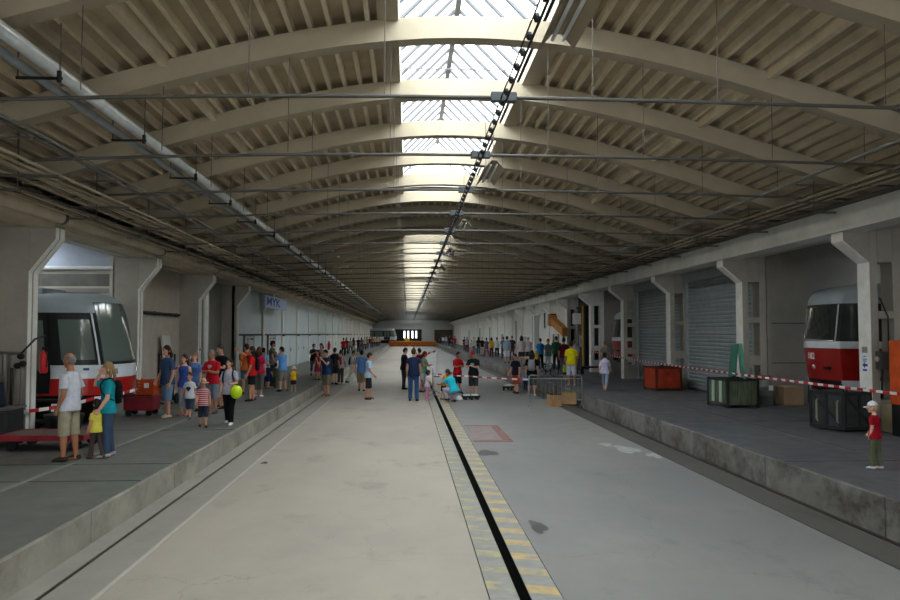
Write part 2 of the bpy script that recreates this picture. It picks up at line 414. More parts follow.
# roof lanterns over the middle of the hall
ZE, ZRG = 8.35, 9.6
for si, (ya, yb) in enumerate(SKY):
    b = MB(); zd = zr(XC+SW)+RIBH+.12
    for s in (-1, 1):
        xi = XC+s*SW; xo = XC+s*(SW+.15)
        b.box(min(xi, xo), max(xi, xo), ya, yb, zd, ZE)
    for yy in (ya-.15, yb):
        b.prism([(XC-SW-.15, zd), (XC+SW+.15, zd), (XC+SW+.15, ZE), (XC-SW-.15, ZE)], 'y', yy, yy+.15)
    struct(b.build('ceiling_lantern', M['curb']))
    b = MB(); n = int((yb-ya)/.75)
    for i in range(n+1):
        y = ya+(yb-ya)*i/n
        for s in (-1, 1):
            b.tube([(XC+s*SW, y, ZE), (XC, y, ZRG)], .045, 6)
    b.box(XC-.06, XC+.06, ya, yb, ZRG-.12, ZRG+.05)
    for yy in (ya, yb):
        for q in (-.8, -.4, 0, .4, .8): b.box(XC+q*SW-.03, XC+q*SW+.03, yy-.05, yy+.05, ZE, ZE+(ZRG-ZE)*(1-abs(q)))
    for i in range(int((yb-ya)/6)+1):
        b.box(XC-SW, XC+SW, ya+6*i+.9, ya+6*i+.93, ZE+.1, ZE+.13)
    wn = struct(b.build('window_%d' % (si+1), M['bar']))
    g = MB()
    for s in (-1, 1):
        x0, x1 = XC+s*SW, XC
        g.add([(x0, ya, ZE+.03), (x0, yb, ZE+.03), (x1, yb, ZRG+.03), (x1, ya, ZRG+.03)], [(0, 1, 2, 3)])
    for yy in (ya, yb): g.add([(XC-SW, yy, ZE+.02), (XC+SW, yy, ZE+.02), (XC, yy, ZRG)], [(0, 1, 2)])
    g.build('glass_pane', M['skyglass'], wn)
    L = bpy.data.lights.new('portal', 'AREA'); L.shape = 'RECTANGLE'; L.size = 2*SW; L.size_y = yb-ya; L.cycles.is_portal = True
    lo = bpy.data.objects.new('lantern_daylight_portal', L); COL.objects.link(lo); lo.location = (XC, (ya+yb)/2, ZE+.02)
# ------------------------------------------------------------------ side structure: pillars, beams, walls
def pillar_mesh(s, base, white=False):
    b = MB(); xf = XR if s > 0 else XL
    def bx(u0, u1, z0, z1):
        a, c = xf+s*u0, xf+s*u1; b.box(min(a, c), max(a, c), 0, .42, z0, z1)
    if s > 0:
        bx(0, .17, base-.02, 5.3); bx(.5, .7, base-.02, 5.3)
        for z0, z1 in ((base-.02, 1.02), (1.5, 1.78), (2.72, 2.88), (3.9, 5.3)): bx(.17, .5, z0, z1)
    else: bx(0, .7, base-.02, 5.3)
    poly = [(xf+s*.002, 3.62), (xf-s*.5, 4.28), (xf-s*.5, 4.56), (xf+s*.002, 4.56)]
    if s < 0 and white: poly = [(xf-.002, 4.0), (xf+.2, 4.3), (xf+.2, 4.56), (xf-.002, 4.56)]
    if s > 0: poly = [(xf+s*.002, 3.9), (xf-s*.56, 4.36), (xf-s*.56, 4.56), (xf+s*.002, 4.56)]
    b.prism(poly, 'y', .004, .416)
    return b
pil = {}
for s in (-1, 1):
    h = PL if s < 0 else PR
    for i in range(-6, 24):
        white = (s < 0 and i >= 5) or (s > 0 and i >= 4)
        key = (s, white)
        if key not in pil:
            o = pil[key] = pillar_mesh(s, h, white).build('pillar', M['pillar_w'] if white else M['pillar'], bevel=.012)
            if s < 0 and white:
                MB().box(XL, XL+.014, 0, .42, h, 4.0).build('edge_strip', M['strip_w'], o)
            elif s < 0:
                for y0, y1 in ((-.012, .12), (.2, .36)):
                    b = MB()
                    b.box(XL, XL+.014, max(y0, .0), y1, h, 3.64)
                    b.prism([(XL+.01, 3.64), (XL+.01, 3.6), (XL+.515, 4.27), (XL+.515, 4.5), (XL+.5, 4.5), (XL+.5, 4.28)], 'y', max(y0, 0), y1)
                    b.build('edge_strip', M['strip_w'], o)
            else:
                b = MB(); b.box(XR-.012, XR, .0, .42, h, 3.9); b.prism([(XR, 3.9), (XR-.012, 3.9), (XR-.572, 4.345), (XR-.572, 4.56), (XR-.56, 4.56), (XR-.56, 4.36)], 'y', .0, .42); b.build('edge_strip', M['strip_w'], o)
        else:
            o = copy_tree(pil[key])
        o.location = (0, Y0+6*i, 0); struct(o)
        if s < 0 and white:                                   # hinge bracket at door height
            MB().box(XL-.0, XL+.09, -.1, .5, 2.28, 2.4).build('hinge_bracket', M['dark'], o)
struct(MB().box(-7.5, -6.98, YB, YE, 4.5, 5.02).build('beam_left', M['beam_l']))
struct(MB().box(8.98, 9.55, YB, YE, 4.54, 5.12).build('beam_right', M['beam_r']))
struct(MB().box(-7.9, -7.6, YB, YE, 4.5, 6.05).build('wall_left', M['plaster']))
struct(MB().box(9.8, 10.1, YB, YE, 4.6, 6.05).build('wall_right', M['plaster']))
b = MB(); b.box(-17, -4., YB-.3, YB, -1, 10); b.box(6.2, 19, YB-.3, YB, -1, 10); b.box(-4., 6.2, YB-.3, YB, 4.9, 10); b.box(-4., 6.2, YB-.3, YB, -1, 0)  # gate opening behind the camera, added to bring daylight onto the near roof
struct(b.build('wall_front', M['plaster']))
L = bpy.data.lights.new('portal', 'AREA'); L.shape = 'RECTANGLE'; L.size = 10.2; L.size_y = 4.9; L.cycles.is_portal = True
lo = bpy.data.objects.new('added_gate_daylight_portal', L); COL.objects.link(lo); lo.location = (1.1, YB-.15, 2.45); lo.rotation_euler = (R(90), 0, 0)
struct(MB().box(-17, 19, YE, YE+.3, -1, 10).build('wall_back', M['plaster_b']))
struct(MB().box(-16.2, -16, YB, YE, -1, 6).build('wall_left', M['plaster']))
struct(MB().box(18, 18.2, YB, YE, -1, 6).build('wall_right', M['plaster_d']))
# roofs of the side bays (the first bay on the left is glazed)
yb0 = Y0
struct(MB().box(-16, -7.6, YB, yb0+.3, 5.2, 5.4).build('ceiling_side', M['deck']))
struct(MB().box(-16, -7.6, yb0+6.0, YE, 5.2, 5.4).build('ceiling_side', M['deck']))
struct(MB().box(-16, -11.4, yb0+.3, yb0+6.0, 5.2, 5.4).build('ceiling_side', M['deck']))
struct(MB().box(-10.2, -7.6, yb0+.3, yb0+6.0, 5.2, 5.4).build('ceiling_side', M['deck']))
struct(MB().box(9.8, 14.4, YB, YE, 5.2, 5.4).build('ceiling_side', M['deck'])); struct(MB().box(16., 18, YB, YE, 5.2, 5.4).build('ceiling_side', M['deck']))
pv = YB
for k, (a, c) in enumerate(((Y0-5, Y0-2), (Y0+1.5, Y0+4.5), (Y0+19.5, Y0+22.5), (Y0+25.5, Y0+28.))):  # roof glazing on the right, added to brighten the dim side bays
    struct(MB().box(14.4, 16., pv, a, 5.2, 5.4).build('ceiling_side', M['deck'])); pv = c
    wn = struct(MB().box(15.58, 15.62, a, c, 5.3, 5.36).build('window_%d' % (61+k), M['bar'])); MB().box(14.4, 16., a, c, 5.37, 5.375).build('glass_pane', M['skyglass'], wn)
    L = bpy.data.lights.new('portal', 'AREA'); L.shape = 'RECTANGLE'; L.size = 1.6; L.size_y = c-a; L.cycles.is_portal = True
    lo = bpy.data.objects.new('side_roof_daylight_portal', L); COL.objects.link(lo); lo.location = (15.2, (a+c)/2, 5.28)
struct(MB().box(14.4, 16., pv, YE, 5.2, 5.4).build('ceiling_side', M['deck']))
b = MB()
for k in range(6): b.box(-11.4, -10.2, yb0+.5+k*1.05, yb0+.55+k*1.05, 5.3, 5.36)
wn = struct(b.build('window_60', M['bar']))
MB().box(-11.4, -10.2, yb0+.3, yb0+6.0, 5.37, 5.375).build('glass_pane', M['skyglass'], wn)
L = bpy.data.lights.new('portal', 'AREA'); L.shape = 'RECTANGLE'; L.size = 1.2; L.size_y = 5.7; L.cycles.is_portal = True
lo = bpy.data.objects.new('side_roof_daylight_portal', L); COL.objects.link(lo); lo.location = (-10.8, yb0+3.15, 5.28)
# end walls between bays
def cross(name, x0, x1, y, m, t=.16, z1=5.2): return struct(MB().box(x0, x1, y, y+t, .2, z1).build(name, m))
YC = Y0+6.1
cross('wall_left', -16, -8.15, YC, M['plaster'], z1=4.25)
struct(MB().box(-16, -8.15, YC+.25, YC+.4, 4.2, 5.2).build('wall_left', concrete('pale bluish upper wall', '#b6bccb', '#8b909c', .4, .3)))
struct(MB().box(-16, -8.15, YC-.13, YC+.3, 4.17, 4.27).build('trim_1', M['white'], bevel=.03))
struct(MB().box(-16, -8.15, YC-.01, YC+.005, 3.72, 4.06).build('trim_2', M['dpipe']))
struct(MB().box(-16, -8.15, YC-.06, YC, 3.55, 3.66).build('trim_3', M['plaster_d']))
cross('wall_left', -16, -8.15, Y0+.05, M['plaster'])
for i in (-1, 0, 1, 3, 4, 5): cross('wall_right', 10.35, 18, Y0+6*i+(.12 if i != 1 else .1), M['plaster_d'])
b = MB()
for z in (1.55, 2.7): b.box(10.36, 18, Y0+6+.085, Y0+6+.1, z, z+.02)
for x in (11.6, 13.4): b.box(x, x+.02, Y0+6+.085, Y0+6+.1, .42, 2.7)
struct(b.build('trim_4', M['dark']))
# infill of the other bays
dn = 0
def panel(s, i, x, m, name=None):
    y0, y1 = Y0+6*i+.42, Y0+6*i+6.0
    return struct(MB().box(min(x, x+s*.12), max(x, x+s*.12), y0-.42, y1+.42, (PL if s < 0 else PR)-.05, 4.7).build(name or ('wall_left' if s < 0 else 'wall_right'), m))
for i in range(-6, 24):
    if i != 0:
        if i <= 2: panel(-1, i, XL-.66, M['plaster'] if i < 2 else M['panel_g'])
        else: panel(-1, i, XL-.1, M['panel'] if i < 12 else M['plaster_w'])
    if i not in (-1, 0, 3, 4):
        if i in (1, 2) or i < 0: panel(1, i, XR+.72, M['plaster_d'])
        else: panel(1, i, XR+.1, M['plaster_w'])
def door(n, y0, y1, x, z0, z1, m, s, parts=()):
    o = struct(MB().box(min(x, x-s*.04), max(x, x-s*.04), y0, y1, z0, z1).build('door_%d' % n, m, bevel=.006))
    return o
# left sheet doors with a rail at head height, one pair per bay
for k, i in enumerate(range(3, 14)):
    y0 = Y0+6*i+.5; dd = None
    for j in range(2):
        dn += 1
        d = door(dn, y0+.06+j*2.7, y0+2.64+j*2.7, XL-.1, PL+.02, 2.3, M['panel'] if i < 9 else M['plaster_w'], -1)
        MB().box(XL-.06, XL-.03, y0+.3+j*2.7, y0+.36+j*2.7, 1.3, 1.5).build('handle', M['dark'], d)
    struct(MB().box(XL-.1, XL-.05, y0-.05, y0+5.5, 2.32, 2.4).build('trim_%d' % (5+k), M['dark']))
# roller shutters on the right
def shutter(n, i):
    y0, y1 = Y0+6*i+.42, Y0+6*i+6.0; x = XR+.66; b = MB()
    nz = 30; pts = []
    for k in range(nz+1):
        z = PR+.02+(4.3-PR)*k/nz; pts.append((x, z))
        pts.append((x-.028, z+.35*(4.3-PR)/nz)); pts.append((x-.028, z+.75*(4.3-PR)/nz))
    poly = pts+[(x+.05, pts[-1][1]), (x+.05, PR+.02)]
    vs = [(p[0], y0+.25, p[1]) for p in pts]+[(p[0], y1-.1, p[1]) for p in pts]; k = len(pts)
    b.add(vs, [(j, j+1, k+j+1, k+j) for j in range(k-1)])
    o = struct(b.build('door_%d' % n, M['shutter']))
    f = MB(); f.box(x-.08, x+.03, y0-.02, y0+.27, PR, 4.5); f.box(x-.08, x+.03, y1-.12, y1+.02, PR, 4.5); f.box(x-.2, x+.03, y0, y1, 4.28, 4.7)
    f.build('shutter_frame', M['frame_g'], o)
    v = MB()
    for k in range(2):
        for j in range(14): v.box(x-.036, x-.02, y0+.9+j*.28, y0+1.1+j*.28, 2.42+k*.09, 2.46+k*.09)
    v.build('vent_slots', mat('pale vent slot', '#a9b0b2', .5, var=0), o)
dn += 1; shutter(dn, 1); dn += 1; shutter(dn, 2)
# far right wall: dark windows and doors
wnum = 6
for (ya, yb_, za, zb, m) in [(46., 46.8, .45, 2.4, 'tdark'), (47.6, 48.4, .45, 2.4, 'tdark'), (49.2, 50., .45, 2.4, 'tdark'), (52.5, 53.2, 2.8, 3.9, 'tdark'), (55., 58.5, .45, 3.8, 'panel_g'),
                          (61, 64, .45, 2.2, 'panel_g'), (66.5, 67.6, .45, 3.6, 'plaster_d'), (76, 78, .45, 2.4, 'plaster_d'), (88, 89.5, .45, 3.2, 'green'), (100, 102, .45, 3.2, 'green'), (118, 120, .45, 3, 'dark')]:
    o = MB().box(XR+.06, XR+.1, ya, yb_, za, zb).build('window_%d' % wnum if za > 1 or m == 'tdark' else 'door_%d' % (dn+wnum), M[m] if m != 'tdark' else M['glass']); struct(o)
    f = MB(); t = .07
    f.box(XR+.03, XR+.1, ya-t, ya, za, zb+t); f.box(XR+.03, XR+.1, yb_, yb_+t, za, zb+t); f.box(XR+.03, XR+.1, ya-t, yb_+t, zb, zb+t)
    f.build('frame', M['white'], o); wnum += 1
# end wall of the hall
b = MB(); b.box(-5, 2.9, YE-.06, YE, .6, 3.4); struct(b.build('window_%d' % wnum, M['tdark']))
lit = bpy.data.materials.new('daylit window pane'); lit.use_nodes = True; pn = lit.node_tree.nodes['Principled BSDF']
pn.inputs['Emission Color'].default_value = (.9, .95, 1, 1); pn.inputs['Emission Strength'].default_value = .28
for k, x in enumerate((-.75, .05, .95, 1.75)):
    wnum += 1
    o = struct(MB().box(x-.15, x+.15, YE-.1, YE-.05, 1.5, 3.05).build('window_%d' % wnum, lit)); MB().box(x-.02, x+.02, YE-.12, YE-.09, 1.5, 3.05).build('mullion', M['tdark'], o)
struct(MB().box(5.6, 9.5, YE-.08, YE, .3, 3.3).build('door_90', mat('brown gate', '#4b4032', .8, var=.2)))
struct(MB().box(XL, XR, YE-.5, YE, 4.6, 5.6).build('beam_end', M['plaster_b']))

# ------------------------------------------------------------------ tie rods with their hangers
rod0 = None
for y in ribY:
    if y < 5: continue
    if rod0 is None:
        b = MB(); b.tube([(x_, 0, 5.335-.0036*min(0, x_-XC)**2-.0017*max(0, x_-XC)**2) for x_ in [-7.3+16.75*i_/16 for i_ in range(17)]], .025, 8)
        rod0 = o = b.build('tie_rod', M['rod'], smooth=True)
        for x in (-6.2, -3.95, -1.95, -.3, 2.3, 3.9, 6.1, 7.7):
            t = MB().tube([(x, 0, 5.34), (x+.01, 0, zr(x)+.02)], .0065, 5); t.build('hanger', M['wire'], o)
    else: o = copy_tree(rod0)
    o.location = (0, y, 0); struct(o)

# ------------------------------------------------------------------ pipes and cables along the hall
def along(name, label, cat, x, z, r, m, wob=0., y0=YB+.5, y1=YE-1, group=None, seed=1, n=8):
    r_ = random.Random(seed); pts = []; y = y0
    while y < y1:
        pts.append((x+r_.uniform(-wob, wob), y, z+r_.uniform(-wob, wob))); y += 3 if wob else 40
    pts.append((x, y1, z))
    return tag(MB().tube(pts, r, n).build(name, m, smooth=True), label, cat, group)
tp1 = along('pipe', 'larger shiny galvanised pipe hung under the roof over the left platform', 'pipe', -4.48, 5.75, .088, M['galv'], n=12)
tp2 = along('pipe', 'duller galvanised pipe hung beside the larger shiny one on its outer side', 'pipe', -4.72, 5.67, .062, mat('dull galvanised pipe', '#9aa0a3', .4, .3, var=.1), n=12)
h0 = None; kk = 0
for y in ribY:
    if y < 5: continue
    if h0 is None:
        h0 = t = thing('pipe_hanger', '', 'bracket')
        MB().box(-4.86, -4.3, -.016, .016, 5.56, 5.59).build('crossbar', M['black'], t)
        MB().tube([(-4.33, 0, 5.58), (-4.33, 0, zr(-4.33))], .01, 5).build('hanger', M['wire'], t)
        MB().tube([(-4.84, 0, 5.58), (-4.84, 0, zr(-4.84))], .01, 5).build('hanger', M['wire'], t)
        MB().tube([(-4.33, -.02, 5.52), (-4.33, -.02, 5.66)], .03, 8).build('clamp', M['black'], t)
    else: t = copy_tree(h0)
    t.location = (0, y+.3, 0)
    t['label'] = ['dark crossbar under the twin pipes, first one seen from the near end', 'dark crossbar under the twin pipes, second from the near end', 'dark crossbar under the twin pipes, third from the near end'][kk] if kk < 3 else 'dark crossbar carrying the twin pipes far down the hall'
    t['group'] = 'crossbars under the twin pipes'; kk += 1
along('cable', 'thick dark wavy cable hung between twin pipes and left wall bundle', 'cable', -5.36, 5.2, .035, M['dpipe'], .035, seed=4)
along('cable', 'thin pale cable running beside the thick dark wavy cable', 'cable', -5.28, 5.27, .018, M['conduit_g'], .03, seed=5)
for k, (x, z) in enumerate(((-5.68, 4.98), (-5.84, 4.97), (-5.98, 4.96), (-6.12, 4.97), (-6.34, 4.95))):
    along('conduit', 'beige conduit in the upper bundle above the left beam', 'conduit', x, z, .026, M['conduit'], .008, group='upper left conduit bundle', seed=10+k, n=6)
for k, (x, z) in enumerate(((-6.24, 4.76), (-6.36, 4.75), (-6.47, 4.75), (-6.62, 4.74))):
    along('conduit', 'brownish conduit in the lower bundle beside the left beam', 'conduit', x, z, .024, M['conduit'] if k % 2 else M['conduit_d'], .01, group='lower left conduit bundle', seed=20+k, n=6)
t = along('pipe', 'wide beige pipe fixed along the face of the left beam', 'pipe', -6.85, 4.69, .12, M['beam_l'], n=14)
for y in ribY:
    if y > 5 and int(round((y-Y0)/3)) % 2 == 0:
        b = MB(); b.tube([(-6.85, y-.06, 4.69), (-6.85, y+.06, 4.69)], .13, 14); b.box(-6.89, -6.81, y-.03, y+.03, 4.8, 4.98); b.build('collar', M['dpipe'], t, smooth=True, angle=40)
along('pipe', 'long pale conduit running under the roof above the right platform', 'pipe', 7.36, 5.3, .032, M['conduit_g'], .01, seed=31)
for k, (x, z) in enumerate(((8.2, 5.2), (8.36, 5.2), (8.5, 5.2), (8.64, 5.2), (8.78, 5.2))):
    along('conduit', 'dark conduit in the upper bundle above the right beam', 'conduit', x, z, .022, M['conduit_d'] if k % 2 else M['conduit'], .008, group='upper right conduit bundle', seed=40+k, n=6)
for k, (x, z) in enumerate(((8.6, 5.0), (8.7, 4.99), (8.8, 5.0))):
    along('conduit', 'dark conduit in the lower bundle beside the right beam', 'conduit', x, z, .02, M['conduit_d'], .008, group='lower right conduit bundle', seed=50+k, n=6)
# brackets that carry the bundles
def bracket(name, label, grp, boxes, step, y0):
    first = None; y = y0
    while y < YE-3:
        if first is None:
            b = MB()
            for q in boxes: b.box(*q)
            first = o = b.build(name, M['rod'])
        else: o = first.copy(); COL.objects.link(o)
        o.location = (0, y, 0); tag(o, label, 'bracket', grp); y += step
bracket('cable_bracket', 'black bracket under the left conduit bundles', 'left conduit brackets', [(-6.97, -5.55, -.025, .025, 4.885, 4.925), (-6.7, -6.15, .02, .06, 4.67, 4.71), (-6.185, -6.17, -.007, .007, 4.7, 5.6)], 3, Y0-9)
bracket('cable_bracket', 'black bracket under the right conduit bundles', 'right conduit brackets', [(8.1, 9.4, -.025, .025, 5.13, 5.17), (8.5, 9.0, .02, .06, 4.93, 4.97), (8.47, 8.485, -.007, .007, 4.93, 5.6)], 3, Y0-9)
bracket('arm_bracket', 'thin dark arm reaching out from the right wall below the rods', 'right wall arms', [(7.3, 9.6, -.012, .012, 5.2, 5.225)], 3, Y0-4.5)
bracket('arm_bracket', 'thin dark arm reaching out from the left wall below the rods', 'left wall arms', [(-7.3, -5.2, -.012, .012, 5.12, 5.145)], 3, Y0-4.5)
# overhead power line with holders and lamps
b = MB(); b.tube([(1.19, YB+1, 5.25), (1.19, YE-8, 5.25)], .014, 6); b.tube([(1.14, YB+1, 5.31), (1.14, YE-8, 5.31)], .009, 6)
y = -3.
while y < 60: b.ell((1.165, y, 5.28), (.035, .05, .045), 6, 4); y += .42
tag(b.build('overhead_wire', M['dark']), 'dark twisted overhead power wire running down the middle of the hall', 'wire')
hb = None; kk = 0
for y in ribY:
    if y < 5: continue
    if hb is None:
        o = hb = MB().box(1.02, 1.34, -.05, .05, 5.28, 5.4).build('wire_holder', mat('holder grey', '#4f5557', .5, .2, var=.05), bevel=.012)
    else: o = hb.copy(); COL.objects.link(o)
    o.location = (0, y, 0)
    tag(o, ['grey holder box on the tie rod nearest the camera', 'grey holder box on the second tie rod from the camera', 'grey holder box on the third tie rod from the camera', 'grey holder box on the fourth tie rod from the camera'][kk] if kk < 4 else 'small grey holder box clamped on a far tie rod', 'holder', 'wire holder boxes'); kk += 1
l0 = None
for k, y in enumerate((7.25, 15.0, 22.6, 29.8, 37.2, 44.6, 52, 59.5, 67, 74.5)):
    if l0 is None:
        t = l0 = thing('trough_lamp', '', 'lamp')
        b = MB()
        for s in (-1, 1): b.prism([(s*.05, .1), (s*.19, -.06), (s*.2, -.05), (s*.055, .115)], 'y', -.85, .85)
        b.box(-.06, .06, -.85, .85, .1, .13)
        b.build('reflector', mat('lamp reflector beige', '#a89c84', .6, var=.06), t)
        MB().tube([(-.06, -.8, .02), (-.06, .8, .02)], .022, 8).build('tube', M['white'], t, smooth=True)
        MB().tube([(.06, -.8, .02), (.06, .8, .02)], .022, 8).build('tube', M['white'], t, smooth=True)
        for q in (-.7, .7): MB().tube([(0, q, .12), (0, q, 1.45)], .008, 5).build('hanger', M['wire'], t)
    else: t = copy_tree(l0)
    t.location = (1.64, y, 5.62)
    t['label'] = ['beige trough lamp at the top edge of the photo beside the skylight', 'second beige trough lamp hanging right of the overhead wire', 'third trough lamp hanging below the dark roof gap after the first skylight'][k] if k < 3 else 'small distant trough lamp beside the overhead wire'
    t['group'] = 'trough lamps along the wire'

# ------------------------------------------------------------------ trams
def tram(label, plan, lean, levels, L, origin, rz, spec, glass='glass', number=None, name='tram', group=None):
    """plan: (x, y>=0) from the nose tip to the tail; levels: z -> (front inset, side scale)"""
    t = thing(name, label, 'tram', origin, rz, group)
    half = plan; full = [(x, -y) for x, y in reversed(half)]+[p for p in half[1:]]
    cum = [0]
    for a, c in zip(full, full[1:]): cum.append(cum[-1]+math.dist(a, c))
    mid = cum[len(half)-1]; cum = [q-mid for q in cum]
    def lev(z):
        for (z0, i0, s0), (z1, i1, s1) in zip(levels, levels[1:]):
            if z <= z1: f = (z-z0)/(z1-z0); return i0+(i1-i0)*f, s0+(s1-s0)*f
        return levels[-1][1:]
    def P(p, z, off=0., nrm=None):
        i, s = lev(z); k = max(0., 1-p[0]/lean); x, y = p[0]+i*k, p[1]*s
        if nrm: x += nrm[0]*off; y += nrm[1]*off
        return (x, y, z)
    def at(u):
        u = max(cum[0], min(cum[-1], u))
        for j in range(len(cum)-1):
            if u <= cum[j+1]+1e-9:
                f = (u-cum[j])/(cum[j+1]-cum[j]); a, c = full[j], full[j+1]
                d = (c[0]-a[0], c[1]-a[1]); l = math.hypot(*d); return (a[0]+d[0]*f, a[1]+d[1]*f), (-d[1]/l, d[0]/l)
    def smooth_n(u):
        n1, n2 = at(u-.12)[1], at(u+.12)[1]; n = (n1[0]+n2[0], n1[1]+n2[1]); l = math.hypot(*n); return (n[0]/l, n[1]/l)
    # outward normal sign
    sgn = -1 if smooth_n(0)[0] > 0 else 1
    def band(nm, z0, z1, m, k=3, close=False):
        b = MB(); rings = []
        for j in range(k+1): rings.append([P(p, z0+(z1-z0)*j/k) for p in full])
        b.loft(rings, cap=True); return b.build(nm, m, t, smooth=True, angle=35)
    def pane(nm, u0, u1, z0, z1, m, off=.012, parent=None):
        b = MB(); nu = max(2, int(abs(u1-u0)/.1)); nz = 4; rows = []
        for o_ in (-.01, off):
            for j in range(nz+1):
                z = z0+(z1-z0)*j/nz
                for i in range(nu+1):
                    u = u0+(u1-u0)*i/nu; n = smooth_n(u); rows.append(P(at(u)[0], z, o_, (sgn*n[0], sgn*n[1])))
        k = (nu+1)*(nz+1); fs = []
        for j in range(nz):
            for i in range(nu):
                a = j*(nu+1)+i; fs.append((k+a, k+a+1, k+a+nu+2, k+a+nu+1))
        for j in range(nz):
            for i in (0, nu):
                a = j*(nu+1)+i; fs.append((a, a+nu+1, k+a+nu+1, k+a))
        for i in range(nu):
            for j in (0, nz):
                a = j*(nu+1)+i; fs.append((a, a+1, k+a+1, k+a))
        b.add(rows, fs); return b.build(nm, m, parent or t, smooth=True, angle=35)
    spec(t, band, pane, lambda u, z, off=.02: (P(at(u)[0], z, off, (sgn*smooth_n(u)[0], sgn*smooth_n(u)[1])), smooth_n(u)))
    return t
t3plan = [(0, 0), (.01, .3), (.05, .62), (.14, .8), (.45, .93), (1.0, 1.06), (1.7, 1.18), (2.4, 1.23), (8, 1.23)]
t3lev = [(.55, .3, .9), (.95, .2, .94), (1.25, .1, .97), (2.06, 0, 1), (2.2, 0, 1), (2.25, .02, .99), (3.1, .13, .975), (3.25, .14, .97), (3.4, .22, .92), (3.52, .42, .8), (3.6, .8, .5), (3.63, 1.3, .2)]
def t3spec(t, band, pane, pt):
    band('skirt', 1.02, 1.32, M['tdark'], 2); band('body_panel', 1.3, 2.06, M['red_d'], 5); band('waist_band', 2.05, 2.23, M['tramwhite'], 2)  # dark skirt colour carries the shadow under the rounded front
    band('window_band', 2.225, 3.12, M['tdark'], 6); band('roof', 3.11, 3.64, M['roofgrey'], 10)
    for s in (-1, 1):
        if s > 0: pane('windscreen', -.5, .78, 2.29, 3.06, M['glass'])
        pane('side_window', s*.84, s*1.75, 2.3, 3.04, M['glass'])
        for k in range(4): pane('side_window', s*(2.1+k*1.5), s*(3.4+k*1.5), 2.3, 3.04, M['glass'])
        pane('window_pillar', s*.7, s*.735, 2.24, 3.1, M['chrome'], .02)
        pane('side_skirt', s*.78, s*7.5, 1.03, 1.31, M['tramwhite'], .015)
        pane('door_seam', s*1.95, s*1.97, 1.1, 2.05, M['tdark'], .008)
    pane('window_seal', -.66, .66, 2.235, 2.26, M['chrome'], .016)
    (x, y, z), n = pt(0, 1.5)
    MB().box(x-.09, x+.1, -.12, .12, 1.12, 1.24).build('coupler', M['black'], t)
    MB().box(1.2, 7.6, -.85, .85, .45, 1.05).build('underframe', M['black'], t)
    for x in (2.2, 4.1, 6.6):
        for s in (-1, 1):
            MB().tube([(x, s*.72, .73), (x, s*.84, .73)], .31, 18).build('wheel', M['dark'], t, smooth=True, angle=40)
def t3num(t):
    text('fleet_number', '182', .21, M['white'], t, (-.012, .17, 1.86), (R(90), 0, R(-90)))
    MB().ell((-.0, .08, 1.6), (.03, .06, .06), 10, 8).build('lamp', M['chrome'], t, smooth=True)
    MB().box(-.0, .1, -.52, -.34, 1.56, 1.62).build('tow_slot', M['black'], t)
t3 = tram('red and white tram numbered 182 with rounded front looking out of the first right bay', t3plan, 2.2, t3lev, 8, (9.95, 17.86, 0), 0, t3spec); t3num(t3)
t = copy_tree(t3); t.location = (10.15, 36.5, .0); t['label'] = 'red tram with white band deep in the bay behind the third right pillar'
for c in list(t.children):
    if c.name.startswith('fleet'): bpy.data.objects.remove(c)
modplan = [(0, 0), (.03, .3), (.1, .6), (.22, .9), (.34, 1.05), (.62, 1.17), (1.3, 1.22), (9, 1.22)]
modlev = [(.9, .12, .97), (1.05, .06, 1), (1.4, 0, 1), (1.7, .02, 1), (2.3, .14, .99), (2.85, .27, .97), (3.05, .34, .94), (3.2, .42, .85), (3.3, .6, .65), (3.34, .8, .3)]
def modspec_for(body, waist):
    def f(t, band, pane, pt):
        band('skirt', .92, 1.06, M['tdark'], 1); band('body_panel', 1.05, 1.43, M[body], 3); band('waist_band', 1.42, 1.72, M[waist], 3)
        band('window_band', 1.715, 2.88, M['tdark'], 6); band('roof', 2.87, 3.34, M['roofgrey'], 8)
        pane('windscreen', -.98, .98, 1.78, 3.12, M['glass_g'], .03)
        for s in (-1, 1):
            pane('corner_post', s*1.06, s*1.1, 1.72, 2.86, M['tramwhite'], .02)
            pane('cab_window', s*1.16, s*1.86, 1.83, 2.72, M['glass_g'], .015)
            pane('door', s*2.1, s*3.3, 1.1, 2.8, M['tdark'], .02)
            pane('door_glass', s*2.2, s*2.62, 1.6, 2.7, M['glass_g'], .03); pane('door_glass', s*2.78, s*3.2, 1.6, 2.7, M['glass_g'], .03)
            for k in range(3): pane('side_window', s*(3.6+k*1.7), s*(5.1+k*1.7), 1.83, 2.72, M['glass_g'], .015)
            pane('headlight', s*.6, s*.85, 1.5, 1.62, M['chrome'], .02)
            pane('blue_badge', s*1.3, s*1.42, 1.6, 1.65, M['blue'], .012)
        MB().box(.9, 8.5, -1., 1., .4, 1.0).build('underframe', M['black'], t)
        for x in (2.0, 3.9, 6.8):
            for s in (-1, 1): MB().tube([(x, s*.72, .66), (x, s*.86, .66)], .3, 18).build('wheel', M['dark'], t, smooth=True, angle=40)
        MB().box(1.8, 3.4, -.6, .6, 3.3, 3.46).build('roof_box', M['roofgrey'], t, bevel=.04)
    return f
tram('modern tram with black windscreen and red and white nose in the first left bay', modplan, 2.5, modlev, 9, (-6.5, 18.12, 0), 180, modspec_for('red', 'tramwhite'))
t = tram('far white tram standing across the end of the hall beside the orange traverser', modplan, 2.5, modlev, 9, (-2.3, 151.5, .15), 180, modspec_for('tramwhite', 'tramwhite'))
